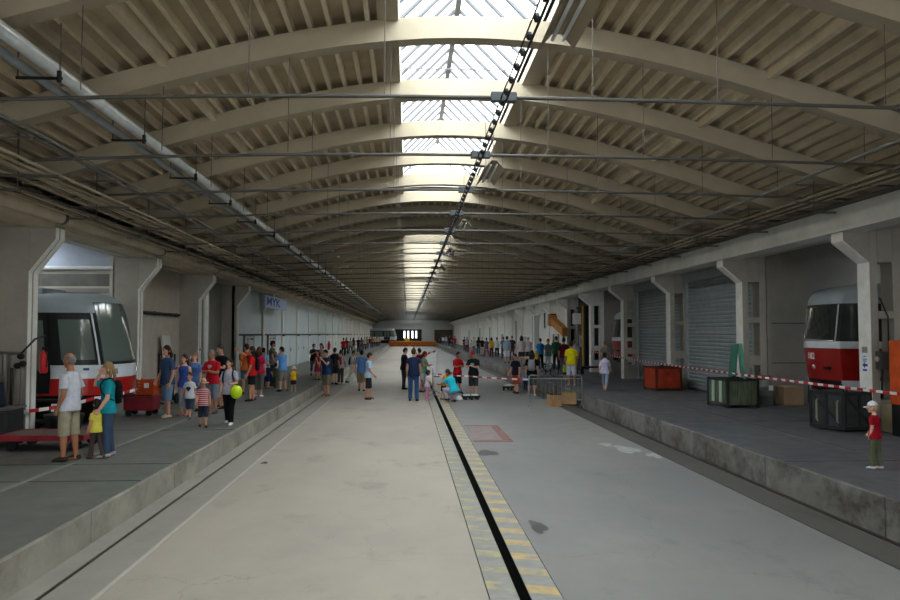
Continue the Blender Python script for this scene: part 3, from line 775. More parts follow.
# traverser platform at the far end
t = thing('traverser', 'low rusty orange transfer platform across the far end of the hall', 'platform', (0, 145.5, 0))
MB().box(-3.7, 5.5, -.5, 4, .14, .95).build('deck', M['rust'], t, bevel=.02)
MB().box(-3.4, 5.2, -.3, 3.8, .03, .2).build('frame', M['black'], t)
for x in (-3, -.6, 1.8, 4.4): MB().tube([(x, -.42, .3), (x, -.3, .3)], .3, 16).build('wheel', M['black'], t, smooth=True, angle=40)
b = MB(); b.box(-.6, .4, 0, .5, .95, 1.5); b.build('control_desk', M['yellow'], t)
b = MB(); b.box(-3.6, 5.4, -.46, -.42, 1.0, 1.05)
for x in (-3.6, -1, 2, 5.36): b.box(x, x+.04, -.46, -.42, .95, 1.05)
b.build('edge_rail', M['yellow'], t)
# ------------------------------------------------------------------ things on the right platform
def bin_(name, label, c, sx, sy, h, rz, m, fm, cat='crate', slats=True, fill=None):
    t = thing(name, label, cat, c, rz); w = .035
    b = MB()
    for s in (-1, 1):
        b.box(-sx/2, sx/2, s*sy/2-w/2, s*sy/2+w/2, .1, h); b.box(s*sx/2-w/2, s*sx/2+w/2, -sy/2, sy/2, .1, h)
    b.box(-sx/2, sx/2, -sy/2, sy/2, .08, .13)
    if slats:
        n = 7
        for s in (-1, 1):
            for i in range(n):
                x = -sx/2+.07+(sx-.14)*i/(n-1); b.box(x-.035, x+.035, s*(sy/2+.012)-.012, s*(sy/2+.012)+.012, .14, h-.04)
                y = -sy/2+.07+(sy-.14)*i/(n-1); b.box(s*(sx/2+.012)-.012, s*(sx/2+.012)+.012, y-.035, y+.035, .14, h-.04)
    b.build('body', m, t)
    for a in (-1, 1):
        for d in (-1, 1): MB().box(a*sx/2-.04, a*sx/2+.04, d*sy/2-.04, d*sy/2+.04, 0, h+.01).build('corner_post', fm, t, bevel=.006)
    f = MB()
    for s in (-1, 1): f.box(-sx/2, sx/2, s*sy/2-.03, s*sy/2+.03, h-.06, h); f.box(s*sx/2-.03, s*sx/2+.03, -sy/2, sy/2, h-.06, h)
    f.build('rim', fm, t)
    if fill:
        r_ = random.Random(4); b = MB()
        for k in range(9):
            q = Quaternion((r_.random(), r_.random(), r_.random()), r_.uniform(-.5, .5)).to_matrix()
            b.cbox((r_.uniform(-.5, .5)*sx*.7, r_.uniform(-.5, .5)*sy*.7, h-.14+r_.random()*.1), (r_.uniform(.2, .45), .06, r_.uniform(.05, .16)), q)
        o = b.build('scrap', fill, t); o['kind'] = 'stuff'
    return t
bin_('scrap_bin', 'rusty red open bin standing before the second roller shutter pillar', (9.14, 26.6, PR), .92, .92, .84, 8, M['redbin'], mat('dark rust', '#5b2a1c', .8, var=.2), fill=M['dark'])
gb = bin_('scrap_bin', 'weathered green slatted bin with pale boards in front of the first shutter', (9.03, 20.5, PR), .88, 1.0, .78, 6, M['wood'], M['dark'], fill=M['dark'])
for x in (-.3, .1): MB().box(-.5, -.485, x, x+.14, .14, .72).build('pale_board', mat('pale green board', '#9fb5a2', .8, var=.1), gb)
b = MB(); b.cbox((0, 0, .62), (.03, .42, 1.2), Matrix.Rotation(R(9), 3, 'Y') @ Matrix.Rotation(R(-6), 3, 'X'))
tag(b.build('sheet', M['green'], loc=(9.1, 20.62, PR+.5)), 'dark green sheet standing in the slatted bin', 'sheet')
b = MB(); b.cbox((0, 0, .62), (.02, .3, 1.25), Matrix.Rotation(R(-5), 3, 'Y'))
tag(b.build('sheet', M['lgreen'], loc=(9.26, 20.4, PR+.5)), 'pale green sheet leaning behind the dark green one in the bin', 'sheet')
t = thing('barrel', 'grey steel barrel with black bag on top beside the first right shutter pillar', 'barrel', (10.1, 20.82, PR))
b = MB(); b.tube([(0,0,0),(0,0,.02),(0,0,.24),(0,0,.26),(0,0,.28),(0,0,.5),(0,0,.52),(0,0,.54),(0,0,.72)], [.2,.205,.205,.215,.205,.205,.215,.205,.205], 20); b.build('body', mat('barrel grey', '#87918f', .45, .4, var=.15), t, smooth=True, angle=40)
b = MB(); b.ell((0, 0, .74), (.2, .19, .09), 12, 7, fn=lambda d: d*(1+.18*math.sin(7*d.x+3*d.y)*math.cos(5*d.z))); b.build('bag', M['black'], t, smooth=True)
MB().box(.02, .14, -.215, -.2, .42, .56).build('label_patch', M['paper'], t)
t = thing('box', 'plain tan box on the platform between grey barrel and numbered tram', 'box', (10.83, 20.85, PR))
MB().box(-.29, .29, -.24, .24, 0, .5).build('body', M['tan'], t, bevel=.01); MB().box(-.3, .3, -.25, .25, .46, .52).build('lid', M['tan'], t, bevel=.006)
# dark steel crate
t = thing('steel_crate', 'dark grey steel crate with diagonal braces in front of numbered tram', 'crate', (8.9, 14.92, PR), 20)
cm = mat('crate dark paint', '#3d4141', .55, .2, var=.2, scale=5)
MB().box(0, .8, 0, .82, .08, .8).build('body', cm, t, bevel=.01)
f = MB()
for z in (.04, .74):
    f.box(-.02, .82, -.03, .0, z, z+.07); f.box(-.03, 0, -.02, .84, z, z+.07)
for x in (-.02, .4, .77): f.box(x, x+.05, -.028, 0, .05, .8)
for y in (0, .4, .79): f.box(-.028, 0, y, y+.05, .05, .8)
f.build('frame', M['dark'], t)
q = MB(); q.cbox((.4, -.02, .42), (.95, .02, .05), Matrix.Rotation(R(40), 3, 'Y')); q.cbox((-.02, .41, .42), (.02, .95, .05), Matrix.Rotation(R(40), 3, 'X')); q.build('brace', M['dark'], t)
for y in (.12, .62):
    b = MB(); b.tube([(-.035, y, .18), (-.07, y, .22), (-.07, y, .6), (-.035, y, .64)], .02, 6); b.build('handle', mat('worn pale handle', '#8d8a78', .7, var=.2), t)
for x in (.15, .7): MB().tube([(x-.05, .1, .8), (x-.05, .1, .87), (x+.05, .1, .87), (x+.05, .1, .8)], .012, 6).build('lifting_eye', M['dark'], t)
t = thing('concrete_block', 'yellowish concrete block at the foot of the pillar beside the red shirted boy', 'block', (9.98, 14.82, PR))
MB().box(-.22, .24, -.28, .24, 0, .56).build('body', M['yblock'], t, bevel=.03)
t = thing('junction_box', 'dark grey box mounted on the pillar above the yellowish block', 'box', (9.95, 15.14, 1.86))
MB().box(-.24, .24, -.2, -.0, -.19, .18).build('body', mat('box grey', '#4a4c4a', .5, .2, var=.15), t, bevel=.02); MB().ell((-.27, -.12, .02), (.05, .05, .06), 10, 6).build('knob', mat('knob', '#b5ad9a', .5, var=0), t)
MB().tube([(0, -.1, .18), (0, -.1, .9), (-.12, -.02, 1.3)], .018, 6).build('cable', M['dark'], t)
MB().tube([(-.15, -.1, -.19), (-.15, -.06, -.7)], .022, 6).build('cable', M['dark'], t)
t = thing('wall_sign', 'white paper sign with blue arrow on the pillar edge above the dark crate', 'sign', (XR-.014, 15.36, 1.8))
MB().box(-.006, 0, -.1, .1, -.2, .18).build('paper', M['paper'], t)
b = MB(); b.prism([(.08, -.055), (.0, -.12), (.0, -.08), (-.09, -.08), (-.09, -.03), (.0, -.03), (.0, .01)], 'x', -.012, -.005); b.build('arrow', M['blue'], t)
for z, w in ((.13, .05), (.07, .07), (.03, .06), (-.16, .07)): MB().box(-.012, -.005, -w, w, z-.009 if z > 0 else z-.02, z+.009 if z > 0 else z+.02).build('text_line', M['blue'], t)
t = thing('wall_plate', 'small olive grey plate above the white arrow sign', 'plate', (XR-.014, 15.36, 2.06))
MB().box(-.008, 0, -.09, .09, -.055, .07).build('plate', mat('olive plate', '#8d8f7c', .6, var=.1), t)
t = thing('machine', 'orange machine cabinet at the photo edge beside the front right pillar', 'machine', (9.86, 14.16, PR))
MB().box(-.3, .4, -.2, .3, .62, 1.88).build('body', M['orange'], t, bevel=.02); MB().box(-.28, .38, -.18, .28, 0, .63).build('base', M['black'], t); MB().box(-.25, .2, -.215, -.2, .75, 1.75).build('door', M['orange'], t); MB().box(.1, .14, -.24, -.21, 1.2, 1.4).build('handle', M['black'], t)
# right bays further on
t = thing('signal_post', 'post carrying a pale square box before the dark far right bay', 'post', (9.35, 41.2, PR))
MB().tube([(0,0,0),(0,0,3.4)], .06, 8).build('pole', M['plaster_d'], t); MB().box(-.22, .22, -.12, .12, 2.55, 3.15).build('box', M['white'], t, bevel=.02); MB().box(.3, .36, -.05, .05, 0, 3.6).build('yellow_rail', M['yellow'], t); MB().tube([(0, 0, .0), (0, 0, .1)], .16, 10).build('base', M['dark'], t)
t = thing('machine', 'tall black machine filling the dark bay behind the pale signal box', 'machine', (10.9, 42.8, PR))
MB().box(-.9, 1.6, -.7, 1.6, 0, 3.6).build('body', M['black'], t, bevel=.05); MB().box(-.94, -.88, -.3, .5, 1.2, 2.2).build('window', M['glass'], t); MB().box(-.7, .2, -.74, -.69, 1.4, 2.4).build('window', M['glass'], t)
t = thing('bench', 'long low black bench before the bay with the deep red tram', 'bench', (9.3, 37.0, PR))
MB().box(-.75, .4, -.25, .25, .32, .4).build('seat', M['black'], t)
for x in (-.65, .3):
    for y in (-.18, .18): MB().box(x-.04, x+.04, y-.04, y+.04, 0, .32).build('leg', M['black'], t)
a, c = atY(552, 320, 49.), atY(565, 332, 44.5)
t = thing('loading_arm', 'sloping orange arm reaching down over the crowd from the far right wall', 'arm', tuple(a))
v = c-a; rot = v.to_track_quat('Y', 'Z').to_matrix(); L_ = v.length
b = MB(); b.cbox(v/2, (.35, L_, .5), rot); b.build('arm', mat('orange brown paint', '#b5793a', .6, var=.1), t, bevel=.02); b = MB(); b.cbox(v*.02, (.5, .7, .7), rot); b.build('joint', mat('orange brown paint', '#b5793a', .6, var=.1), t); MB().box(-.1, 1.2, -.08, .08, .3, .42).build('wall_mount', M['dark'], t)
# ------------------------------------------------------------------ things on the left platform
t = thing('steel_cabinet', 'dark low steel cabinet beside the front left pillar', 'cabinet', (-7.93, 14.45, PL))
MB().box(-.14, .66, -.3, .3, .05, .68).build('body', M['dark'], t, bevel=.02); MB().box(-.15, .69, -.33, .33, .66, .7).build('top', M['dpipe'], t)
for x in (-.12, .27): MB().box(x, x+.36, -.32, -.3, .1, .62).build('door', M['dark'], t)
MB().box(-.14, .66, -.28, .28, 0, .06).build('base', M['black'], t)
t = thing('jacket', 'dark blue jacket lying over the low cabinet at the photo edge', 'jacket', (-7.76, 14.4, PL+.7))
def jk(d): return Vector((d.x*(1+.1*math.sin(6*d.z+4*d.y)), d.y*(1+.12*math.sin(5*d.x)), max(d.z, -.05)*(1+.15*math.sin(5*d.x+2*d.y))))
MB().ell((0, 0, .02), (.3, .26, .62), 20, 14, fn=jk).build('cloth', M['dblue'], t, smooth=True)
MB().tube([(.22, -.1, .42), (.33, -.2, .15), (.3, -.27, .03)], [.1, .085, .06], 10).build('sleeve', M['dblue'], t, smooth=True)
t = thing('paper_bag', 'crumpled white bag tucked under the dark blue jacket', 'bag', (-7.72, 14.02, PL))
MB().ell((0, 0, .25), (.12, .08, .25), 14, 10, fn=lambda d: d*(1+.1*math.sin(9*d.x+7*d.z))).build('bag', M['paper'], t, smooth=True)
t = thing('pipe_stand', 'grey pipe stand with dark valves before the front left pillar', 'pipes', (-7.75, 14.95, PL))
MB().tube([(-.33, 0, 1.68), (.28, 0, 1.68)], .035, 8).build('pipe', M['dpipe'], t); MB().tube([(.0, 0, .0), (.0, 0, 1.66)], .06, 8).build('pipe', M['dpipe'], t); MB().tube([(.12, .02, 0), (.12, .02, 1.4)], .03, 8).build('pipe', M['dark'], t)
for x, z in ((.3, 1.62), (.24, 1.44), (.34, 1.48)): MB().ell((x, -.02, z), (.07, .07, .06), 10, 7).build('valve', M['black'], t, smooth=True)
MB().tube([(.32, -.04, 1.5), (.33, -.05, .8), (.3, -.05, .6)], .022, 6).build('hose', M['dpipe'], t, smooth=True); MB().tube([(.28, 0, 1.66), (.5, .1, 1.95), (.62, .25, 2.02)], .02, 6).build('hose', M['dark'], t, smooth=True)
def extinguisher(loc, label, s=1.):
    t = thing('fire_extinguisher', label, 'extinguisher', loc); t.scale = (s, s, s)
    MB().tube([(0,0,0),(0,0,.03),(0,0,.36),(0,0,.43),(0,0,.46)], [.055,.075,.075,.05,.022], 14).build('tank', M['ext'], t, smooth=True, angle=50)
    MB().box(-.03, .07, -.02, .02, .46, .52).build('handle', M['black'], t); MB().tube([(.02, -.02, .47), (.1, -.05, .35), (.085, -.06, .12)], .012, 6).build('hose', M['black'], t)
    return t
extinguisher((XL+.2, 15.42, 1.62), 'red fire extinguisher hanging on the front left pillar before the tram')
extinguisher((XL+.2, 69.35, .95), 'red fire extinguisher on a distant white left pillar behind the huddled group', 1.5)
t = thing('scrap_tub', 'black tub standing between the front left pillar and the flat red cart', 'tub', (-6.92, 15.62, PL))
b = MB(); b.tube([(0,0,0),(0,0,.42)], [(.3,.28),(.36,.33)], 16); b.build('tub', M['black'], t, smooth=True, angle=40); MB().tube([(0,0,.39),(0,0,.44)], [(.38,.35),(.38,.35)], 16).build('rim', M['dark'], t, smooth=True, angle=40)
t = thing('steps', 'dark metal steps below the open door of the left tram', 'steps', (-7.55, 16.5, PL))
for k in range(3): MB().box(-.45, .45, -.2+k*.18, .0+k*.18, .2+k*.2, .24+k*.2).build('tread', M['dark'], t)
for x in (-.45, .42): MB().prism([(-.2, 0), (.36, 0), (.36, .66), (.3, .66), (-.2, .2)], 'x', x, x+.03).build('side_plate', M['black'], t)
t = thing('flat_cart', 'flat red cart with wooden bed behind the man in white shirt', 'cart', (-6.4, 14.05, PL))
MB().box(-.72, .7, -.45, .45, .2, .27).build('bed', mat('cart wood', '#6b5f56', .8, var=.2, scale=4), t); f = MB()
f.box(-.74, .72, -.48, -.45, .18, .28); f.box(-.74, .72, .45, .48, .18, .28); f.box(.7, .73, -.48, .48, .18, .28); f.box(-.75, -.72, -.48, .48, .18, .28); f.build('frame', M['cartred'], t)
for x in (-.55, .55):
    for y in (-.36, .36): MB().tube([(x, y-.03, .1), (x, y+.03, .1)], .1, 12).build('wheel', M['black'], t, smooth=True, angle=40)
t = thing('trolley', 'dark red box trolley on wheels at the second left pillar', 'trolley', (-6.72, 19.5, PL))
MB().box(-.36, .36, -.3, .3, .14, .5).build('body', M['cartred'], t, bevel=.02); MB().box(-.32, .32, -.26, .26, .5, .52).build('bed', M['dark'], t)
for x in (-.25, .25):
    for y in (-.22, .22): MB().tube([(x, y-.025, .08), (x, y+.025, .08)], .08, 10).build('wheel', M['black'], t, smooth=True, angle=40)
MB().tube([(-.33, .2, .4), (-.36, .28, 1.15), (-.36, -.1, 1.15)], .018, 6).build('handle', M['dark'], t)
t = thing('plastic_crate', 'orange slotted crate standing on the dark red trolley', 'crate', (-6.58, 19.46, PL+.52))
b = MB()
for s in (-1, 1):
    for k in range(5): b.box(-.2, .2, s*.18-.012, s*.18+.012, .02+k*.075, .075+k*.075); b.box(s*.2-.012, s*.2+.012, -.18, .18, .02+k*.075, .075+k*.075)
    for a in (-1, 1): b.box(a*.2-.02, a*.2+.02, s*.18-.02, s*.18+.02, 0, .4)
b.box(-.2, .2, -.18, .18, 0, .02); b.build('crate', M['orange'], t); MB().box(-.02, .1, -.2, -.19, .18, .3).build('label_patch', M['paper'], t)
t = thing('hand_truck', 'black hand truck frame standing behind the man in blue shirt', 'hand truck', (-7.1, 22.6, PL))
MB().tube([(-.25, 0, .1), (-.25, .1, 1.45), (.2, .1, 1.45), (.2, 0, .1)], .03, 8).build('frame', M['black'], t)
for z in (.5, .95): MB().tube([(-.25, .04, z), (.2, .04, z)], .022, 6).build('crossbar', M['black'], t)
MB().box(-.27, .22, -.28, 0, .02, .05).build('toe_plate', M['black'], t)
for x in (-.32, .27): MB().tube([(x-.03, .1, .15), (x+.03, .1, .15)], .15, 14).build('wheel', M['tyre'], t, smooth=True, angle=40)
b = MB(); b.cbox((0, 0, 1.0), (.05, .8, 2.0), Matrix.Rotation(R(-6), 3, 'Y')); tag(b.build('board', M['plaster_w'], loc=(XL-.42, 25.2, PL)), 'tall pale board leaning against the beige wall on the left', 'board')
MB_ = MB(); MB_.tube([(0,0,PL),(0,0,4.4)], .1, 14); tag(MB_.build('downpipe', M['pillar_w'], smooth=True, loc=(XL+.13, Y0+12.5, 0)), 'round white downpipe beside the third left pillar', 'pipe')
b = MB(); b.tube([(-.0, 21.9, 3.06), (0, 26.9, 3.06)], .05, 8); [b.box(-.07, .02, q-.03, q+.03, 3.0, 3.12) for q in (22.2, 24.4, 26.6)]; tag(b.build('pipe', M['dark'], loc=(XL-.6, 0, 0)), 'dark horizontal pipe across the beige wall behind the visitors', 'pipe')
b = MB(); b.tube([(0, 21.7, 2.05), (0, 23.2, 2.05)], .035, 8); b.tube([(0, 21.7, 2.0), (0, 23.2, 2.0)], .03, 8); b.box(-.07, 0, 21.9, 21.95, 1.98, 2.08); b.box(-.07, 0, 23., 23.05, 1.98, 2.08); tag(b.build('handrail', M['dark'], loc=(XL-.6, 0, 0)), 'short dark double rail low on the beige wall', 'rail')
# sign over the left doors, notices on the doors
SY0, SY1 = atX(265.5, 304, -6.93).y, atX(286, 304, -6.93).y; SY = (SY0+SY1)/2; SW2 = (SY1-SY0)/2
t = thing('wall_sign', 'pale blue sign with big dark blue letters above the left doors', 'sign', (-6.93, SY, 4.0))
MB().box(-.04, .03, -SW2, SW2, -.3, .3).build('board', mat('sign pale blue', '#a9bad8', .6, var=.04), t)
o = text('lettering', 'MYK', .6, M['blue'], t, (.034, -.33*SW2, .0), (R(90), 0, R(90))); xs_ = [v.co.x for v in o.data.vertices]; o.scale.x = 1.25*SW2/(max(xs_)-min(xs_))
for k, (y, lab) in enumerate(((Y0+20.6, 'white notice with red print on the door before the blue letter sign'), (Y0+26.4, 'white notice with red print on the door under the blue letter sign'))):
    t = thing('door_notice', lab, 'notice', (XL-.01, y, 2.0))
    MB().box(-.05, .03, -1.0, 1.0, -1.3, .3).build('board', mat('notice sheet', '#b5c0c4', .6, var=.04), t)
    b = MB(); b.box(-.05, .045, -1.04, 1.04, .3, .34); b.box(-.05, .045, -1.04, -1.0, -1.3, .3); b.box(-.05, .045, 1.0, 1.04, -1.3, .3); b.build('frame', M['dpipe'], t)
    for j, (w, z) in enumerate(((.42, .16), (.34, .03), (.4, -.1), (.3, -.2))): MB().box(.03, .04, -.35-w*.5, -.35+w*.5, z-.035, z+.035).build('text_line', M['redtxt'], t)
    MB().box(.03, .04, .25, .8, .12, .2).build('text_line', M['dark'], t)
# ------------------------------------------------------------------ barriers, boxes, small things in the middle
def tape(label, pts, w=.07, m='tape', sag=0.):
    P_ = []
    for a, c in zip(pts, pts[1:]):
        a, c = Vector(a), Vector(c); n = 14
        for i in range(n): f = i/n; q = a.lerp(c, f); q.z -= sag*4*f*(1-f); P_.append(q)
    P_.append(Vector(pts[-1])); b = MB()
    b.tube(P_, [(w/2, .004)]*len(P_), 4, side=(0, 0, 1))
    return tag(b.build('barrier_tape', M[m]), label, 'tape')
tape('red and white tape strung along the whole right platform past bins and crate', [(8.8, 9.0, 1.36), (9.0, 19.2, 1.3), (9.55, 33.1, 1.34), (9.62, 39.1, 1.5)], .055, sag=.02)
t = thing('barrier_post', 'thin steel post holding the right tape just beyond the photo edge', 'post', (8.8, 8.98, PR)); MB().tube([(0,0,0.02),(0,0,1.0)], .02, 8).build('pole', M['galv'], t); MB().tube([(0,0,0),(0,0,.04)], .16, 14).build('base', M['dark'], t)
tape('red and white tape strung low across the left tram bay between the front pillars', [(-8.02, 14.6, .92), (-7.38, 15.1, .9), (-6.72, 16.6, 1.02), (-6.38, 18.1, 1.1), (-7.38, 21.1, .98)], .07, sag=.03)
tape('red and white tape rising behind the visitors between second and third left pillars', [(-7.4, 21.5, .98), (-7.38, 23.8, 1.2), (-7.33, 27.2, 1.9)], .07, sag=.03)
t = thing('paper_sheet', 'white paper hung on the tape beside the man in white shirt', 'paper', (-7.2, 15.98, .86)); MB().box(-.14, .14, -.006, .006, -.06, .1).build('sheet', M['paper'], t)
tape('red and white tape across the middle from edge-on barrier to boxes barrier', [(.96, 28.2, .92), (2.2, 27.9, .84), (3.93, 24.35, .92)], .048, 'tapex', .02)
tape('short red and white tape strip behind the woman in red cap', [(atY(424, 354.5, 42)), (atY(437, 350.8, 42))], .1, 'tapex')
t2 = thing('barrier_post', 'thin post holding the short tape strip behind the red cap', 'post', (atY(437, 350.8, 42).x, 42, 0)); MB().tube([(0,0,.02),(0,0,1.55)], .025, 8).build('pole', M['galv'], t2); MB().tube([(0,0,0),(0,0,.04)], .16, 14).build('base', M['dark'], t2)
t2 = thing('barrier_post', 'thin post behind the people holding the other end of the short tape strip', 'post', (atY(424, 354, 42).x, 42, 0)); MB().tube([(0,0,.02),(0,0,1.4)], .025, 8).build('pole', M['galv'], t2); MB().tube([(0,0,0),(0,0,.04)], .16, 14).build('base', M['dark'], t2)
def crowd_barrier(label, a, c):
    a, c = Vector(a), Vector(c); d = (c-a); L_ = d.length; t = thing('crowd_barrier', label, 'barrier', tuple(a), math.degrees(math.atan2(d.y, d.x)))
    MB().tube([(0, 0, .12), (0, 0, 1.0), (.05, 0, 1.06), (L_-.05, 0, 1.06), (L_, 0, 1.0), (L_, 0, .12)], .021, 8).build('frame', M['bsteel'], t, smooth=True)
    for z in (.26, .95): MB().tube([(0, 0, z), (L_, 0, z)], .014, 8).build('rail', M['bsteel'], t)
    n = int(L_/.13)
    for i in range(1, n): MB().tube([(L_*i/n, 0, .26), (L_*i/n, 0, .95)], .005, 5).build('bar', M['bsteel'], t)
    for x in (.0, L_): MB().tube([(x, -.28, .02), (x, -.05, .14), (x, .05, .14), (x, .28, .02)], .018, 6).build('foot', M['bsteel'], t)
    return t
crowd_barrier('steel crowd barrier standing in front of the two cardboard boxes', (3.93, 24.3, 0), (5.66, 24.25, 0))
crowd_barrier('steel crowd barrier seen edge-on beside the girl in pink trousers', (.94, 28.35, 0), (1.0, 30.3, 0))
def cardbox(label, c, rz, w, d, h, stuff=None):
    t = thing('cardboard_box', label, 'box', c, rz); b = MB(); k = .012
    for s in (-1, 1): b.box(-w/2, w/2, s*d/2-k/2, s*d/2+k/2, 0, h); b.box(s*w/2-k/2, s*w/2+k/2, -d/2, d/2, 0, h)
    b.box(-w/2, w/2, -d/2, d/2, 0, .02); b.build('body', M['card'], t)
    for s in ():
        f = MB(); f.cbox((s*(w/2+.05), 0, h+.02), (.13, d, .01), Matrix.Rotation(R(s*20), 3, 'Y')); f.build('flap', M['card'], t)
    MB().box(-w*.46, w*.46, -d*.46, d*.46, h*.6, h*1.06).build('contents', stuff or M['dark'], t)
    return t
cardbox('cardboard box behind the barrier, the one with dark contents', (4.88, 24.95, 0), 12, .36, .4, .38)
cardbox('cardboard box behind the barrier at the platform edge with green stuff in it', (5.57, 25.75, 0), -5, .42, .4, .38, mat('green packing', '#6d8f4a', .8, var=.2))
t = thing('ride_on_train', 'small black and white model train on the floor by the man in printed shirt', 'model train', (2.3, 27.45, 0), 8)
MB().box(-.32, .32, -.14, .14, .09, .15).build('chassis', M['black'], t)
for x in (-.16, .14): MB().box(x-.12, x+.12, -.1, .1, .15, .2).build('deck', M['white'], t, bevel=.01)
for x in (-.22, 0, .22):
    for y in (-.13, .13): MB().tube([(x, y-.015, .06), (x, y+.015, .06)], .06, 12).build('wheel', M['dark'], t, smooth=True, angle=40)
MB().tube([(-.3, 0, .13), (-.36, 0, .42)], .012, 6).build('handle', M['dark'], t)
t = thing('helmet', 'white helmet lying beside the model train', 'helmet', (1.86, 27.3, 0)); MB().ell((0, 0, .0), (.13, .15, .17), 16, 10, fn=lambda d: Vector((d.x, d.y, max(d.z, 0)))).build('shell', M['white'], t, smooth=True); MB().tube([(-.11, -.05, .03), (-.08, -.13, .0), (.08, -.13, .0), (.11, -.05, .03)], .01, 5).build('strap', M['black'], t)
c = atZ(510, 390.5, 0); t = thing('model_wagon', 'flat white topped model wagon beside the man in orange shorts', 'model wagon', tuple(c), -35)
MB().box(-.2, .2, -.3, .3, .12, .2).build('body', M['dark'], t)
for y in (-.17, .12): MB().box(-.18, .18, y-.1, y+.12, .2, .25).build('top_panel', M['white'], t, bevel=.01)
for x in (-.19, .19):
    for y in (-.2, .2): MB().tube([(x-.015, y, .07), (x+.015, y, .07)], .07, 12).build('wheel', M['black'], t, smooth=True, angle=40)
t = thing('bicycle', 'small dark child bicycle parked on the right platform behind the barrier', 'bicycle', (6.6, 35.2, PR))
for x in (-.3, .3):
    b = MB(); n = 20; ring = []
    for i in range(n+1): a = 2*math.pi*i/n; ring.append((x+.2*math.cos(a), 0, .22+.2*math.sin(a)))
    b.tube(ring, .022, 6); b.build('tyre', M['tyre'], t, smooth=True)
    b = MB()
    for i in range(10): a = 2*math.pi*i/10; b.tube([(x, 0, .22), (x+.19*math.cos(a), 0, .22+.19*math.sin(a))], .004, 4)
    b.tube([(x, -.04, .22), (x, .04, .22)], .02, 8); b.build('spokes', M['chrome'], t)
b = MB(); b.tube([(-.3, 0, .22), (-.05, 0, .2), (.22, 0, .5), (-.12, 0, .48), (-.3, 0, .22)], .016, 6); b.tube([(-.05, 0, .2), (-.14, 0, .56)], .016, 6); b.tube([(.3, 0, .22), (.2, 0, .6)], .016, 6); b.build('frame', M['dark'], t)
MB().ell((-.15, 0, .58), (.1, .05, .03), 10, 6).build('saddle', M['black'], t, smooth=True); MB().tube([(.17, -.18, .64), (.2, 0, .6), (.17, .18, .64)], .014, 6).build('handlebar', M['chrome'], t)
blot('floor_marking', (-2.66, 14.25), .06, .12, M['dark'], .006, 3)
t = thing('bollard', 'tiny white post standing on the far right platform edge', 'post', tuple(atZ(449.3, 350.3, 0))); MB().tube([(0,0,0),(0,0,.02),(0,0,.5),(0,0,.55)], [.12,.09,.09,.05], 10).build('post', M['white'], t, smooth=True, angle=40)
# ------------------------------------------------------------------ people
def cloth(c): return mat('cloth '+c, c, .9, var=.1, scale=14, spec=.1)
HAIR = dict(black='#1a1512', brown='#3a261a', dbrown='#241812', red='#4a241a', blond='#8f7450', lblond='#a88a5c', grey='#7a746c', lgrey='#a09a92')
POSE = {   # arms (fwd, out, elbow, inward) and legs (fwd, knee) for L (+x) then R (-x); lean, head yaw, head pitch
 'stand': ((4, 9, 14, 4), (2, 8, 18, 4), (2, 2), (-2, 3), 0, 0, 0),
 'stand2': ((-4, 7, 20, 8), (6, 10, 35, 20), (6, 8), (-4, 2), 1, 15, 5),
 'walk': ((-16, 8, 18, 0), (18, 8, 28, 4), (22, 6), (-16, 14), 2, 0, 0),
 'walk2': ((16, 8, 28, 4), (-16, 8, 18, 0), (-16, 14), (22, 6), 2, 0, 5),
 'hands': ((24, 8, 85, 42), (24, 8, 85, 42), (3, 2), (-3, 4), 1, 0, 12),
 'fold': ((22, 10, 92, 62), (22, 10, 95, 62), (2, 2), (-3, 3), 1, -10, 10),
 'phone': ((48, 12, 95, 25), (48, 12, 95, 25), (3, 3), (-3, 3), 2, 0, 8),
 'raise': ((6, 8, 18, 4), (112, 14, 12, 0), (3, 2), (-2, 3), 0, 0, -6),
 'shade': ((4, 10, 30, 10), (78, 34, 125, 30), (2, 2), (-3, 4), 0, 0, 0),
 'lead': ((-2, 10, 12, 0), (10, 12, 24, 0), (4, 5), (-5, 4), 1, 5, 8),
 'pocket': ((-10, 12, 38, 12), (-10, 12, 38, 12), (2, 2), (-3, 3), -1, -8, 4),
 'hold': ((20, 10, 70, 18), (4, 10, 20, 6), (16, 4), (-12, 10), 0, -8, 2),
 'carry': ((45, 12, 85, 40), (38, 10, 90, 45), (3, 2), (-3, 3), -3, 10, 6),
 'squat': ((52, 6, 30, 12), (56, 6, 38, 14), (96, 128), (84, 122), 30, 8, 18),
 'reach': ((66, 40, 14, 0), (6, 12, 20, 0), (10, 6), (-8, 6), 0, 20, 0),
 'bend': ((30, 8, 30, 14), (34, 8, 40, 14), (4, 6), (-4, 6), 16, 0, 22),
 'kid': ((-6, 16, 22, 0), (8, 16, 28, 0), (12, 8), (-10, 10), 0, 6, 2),
}
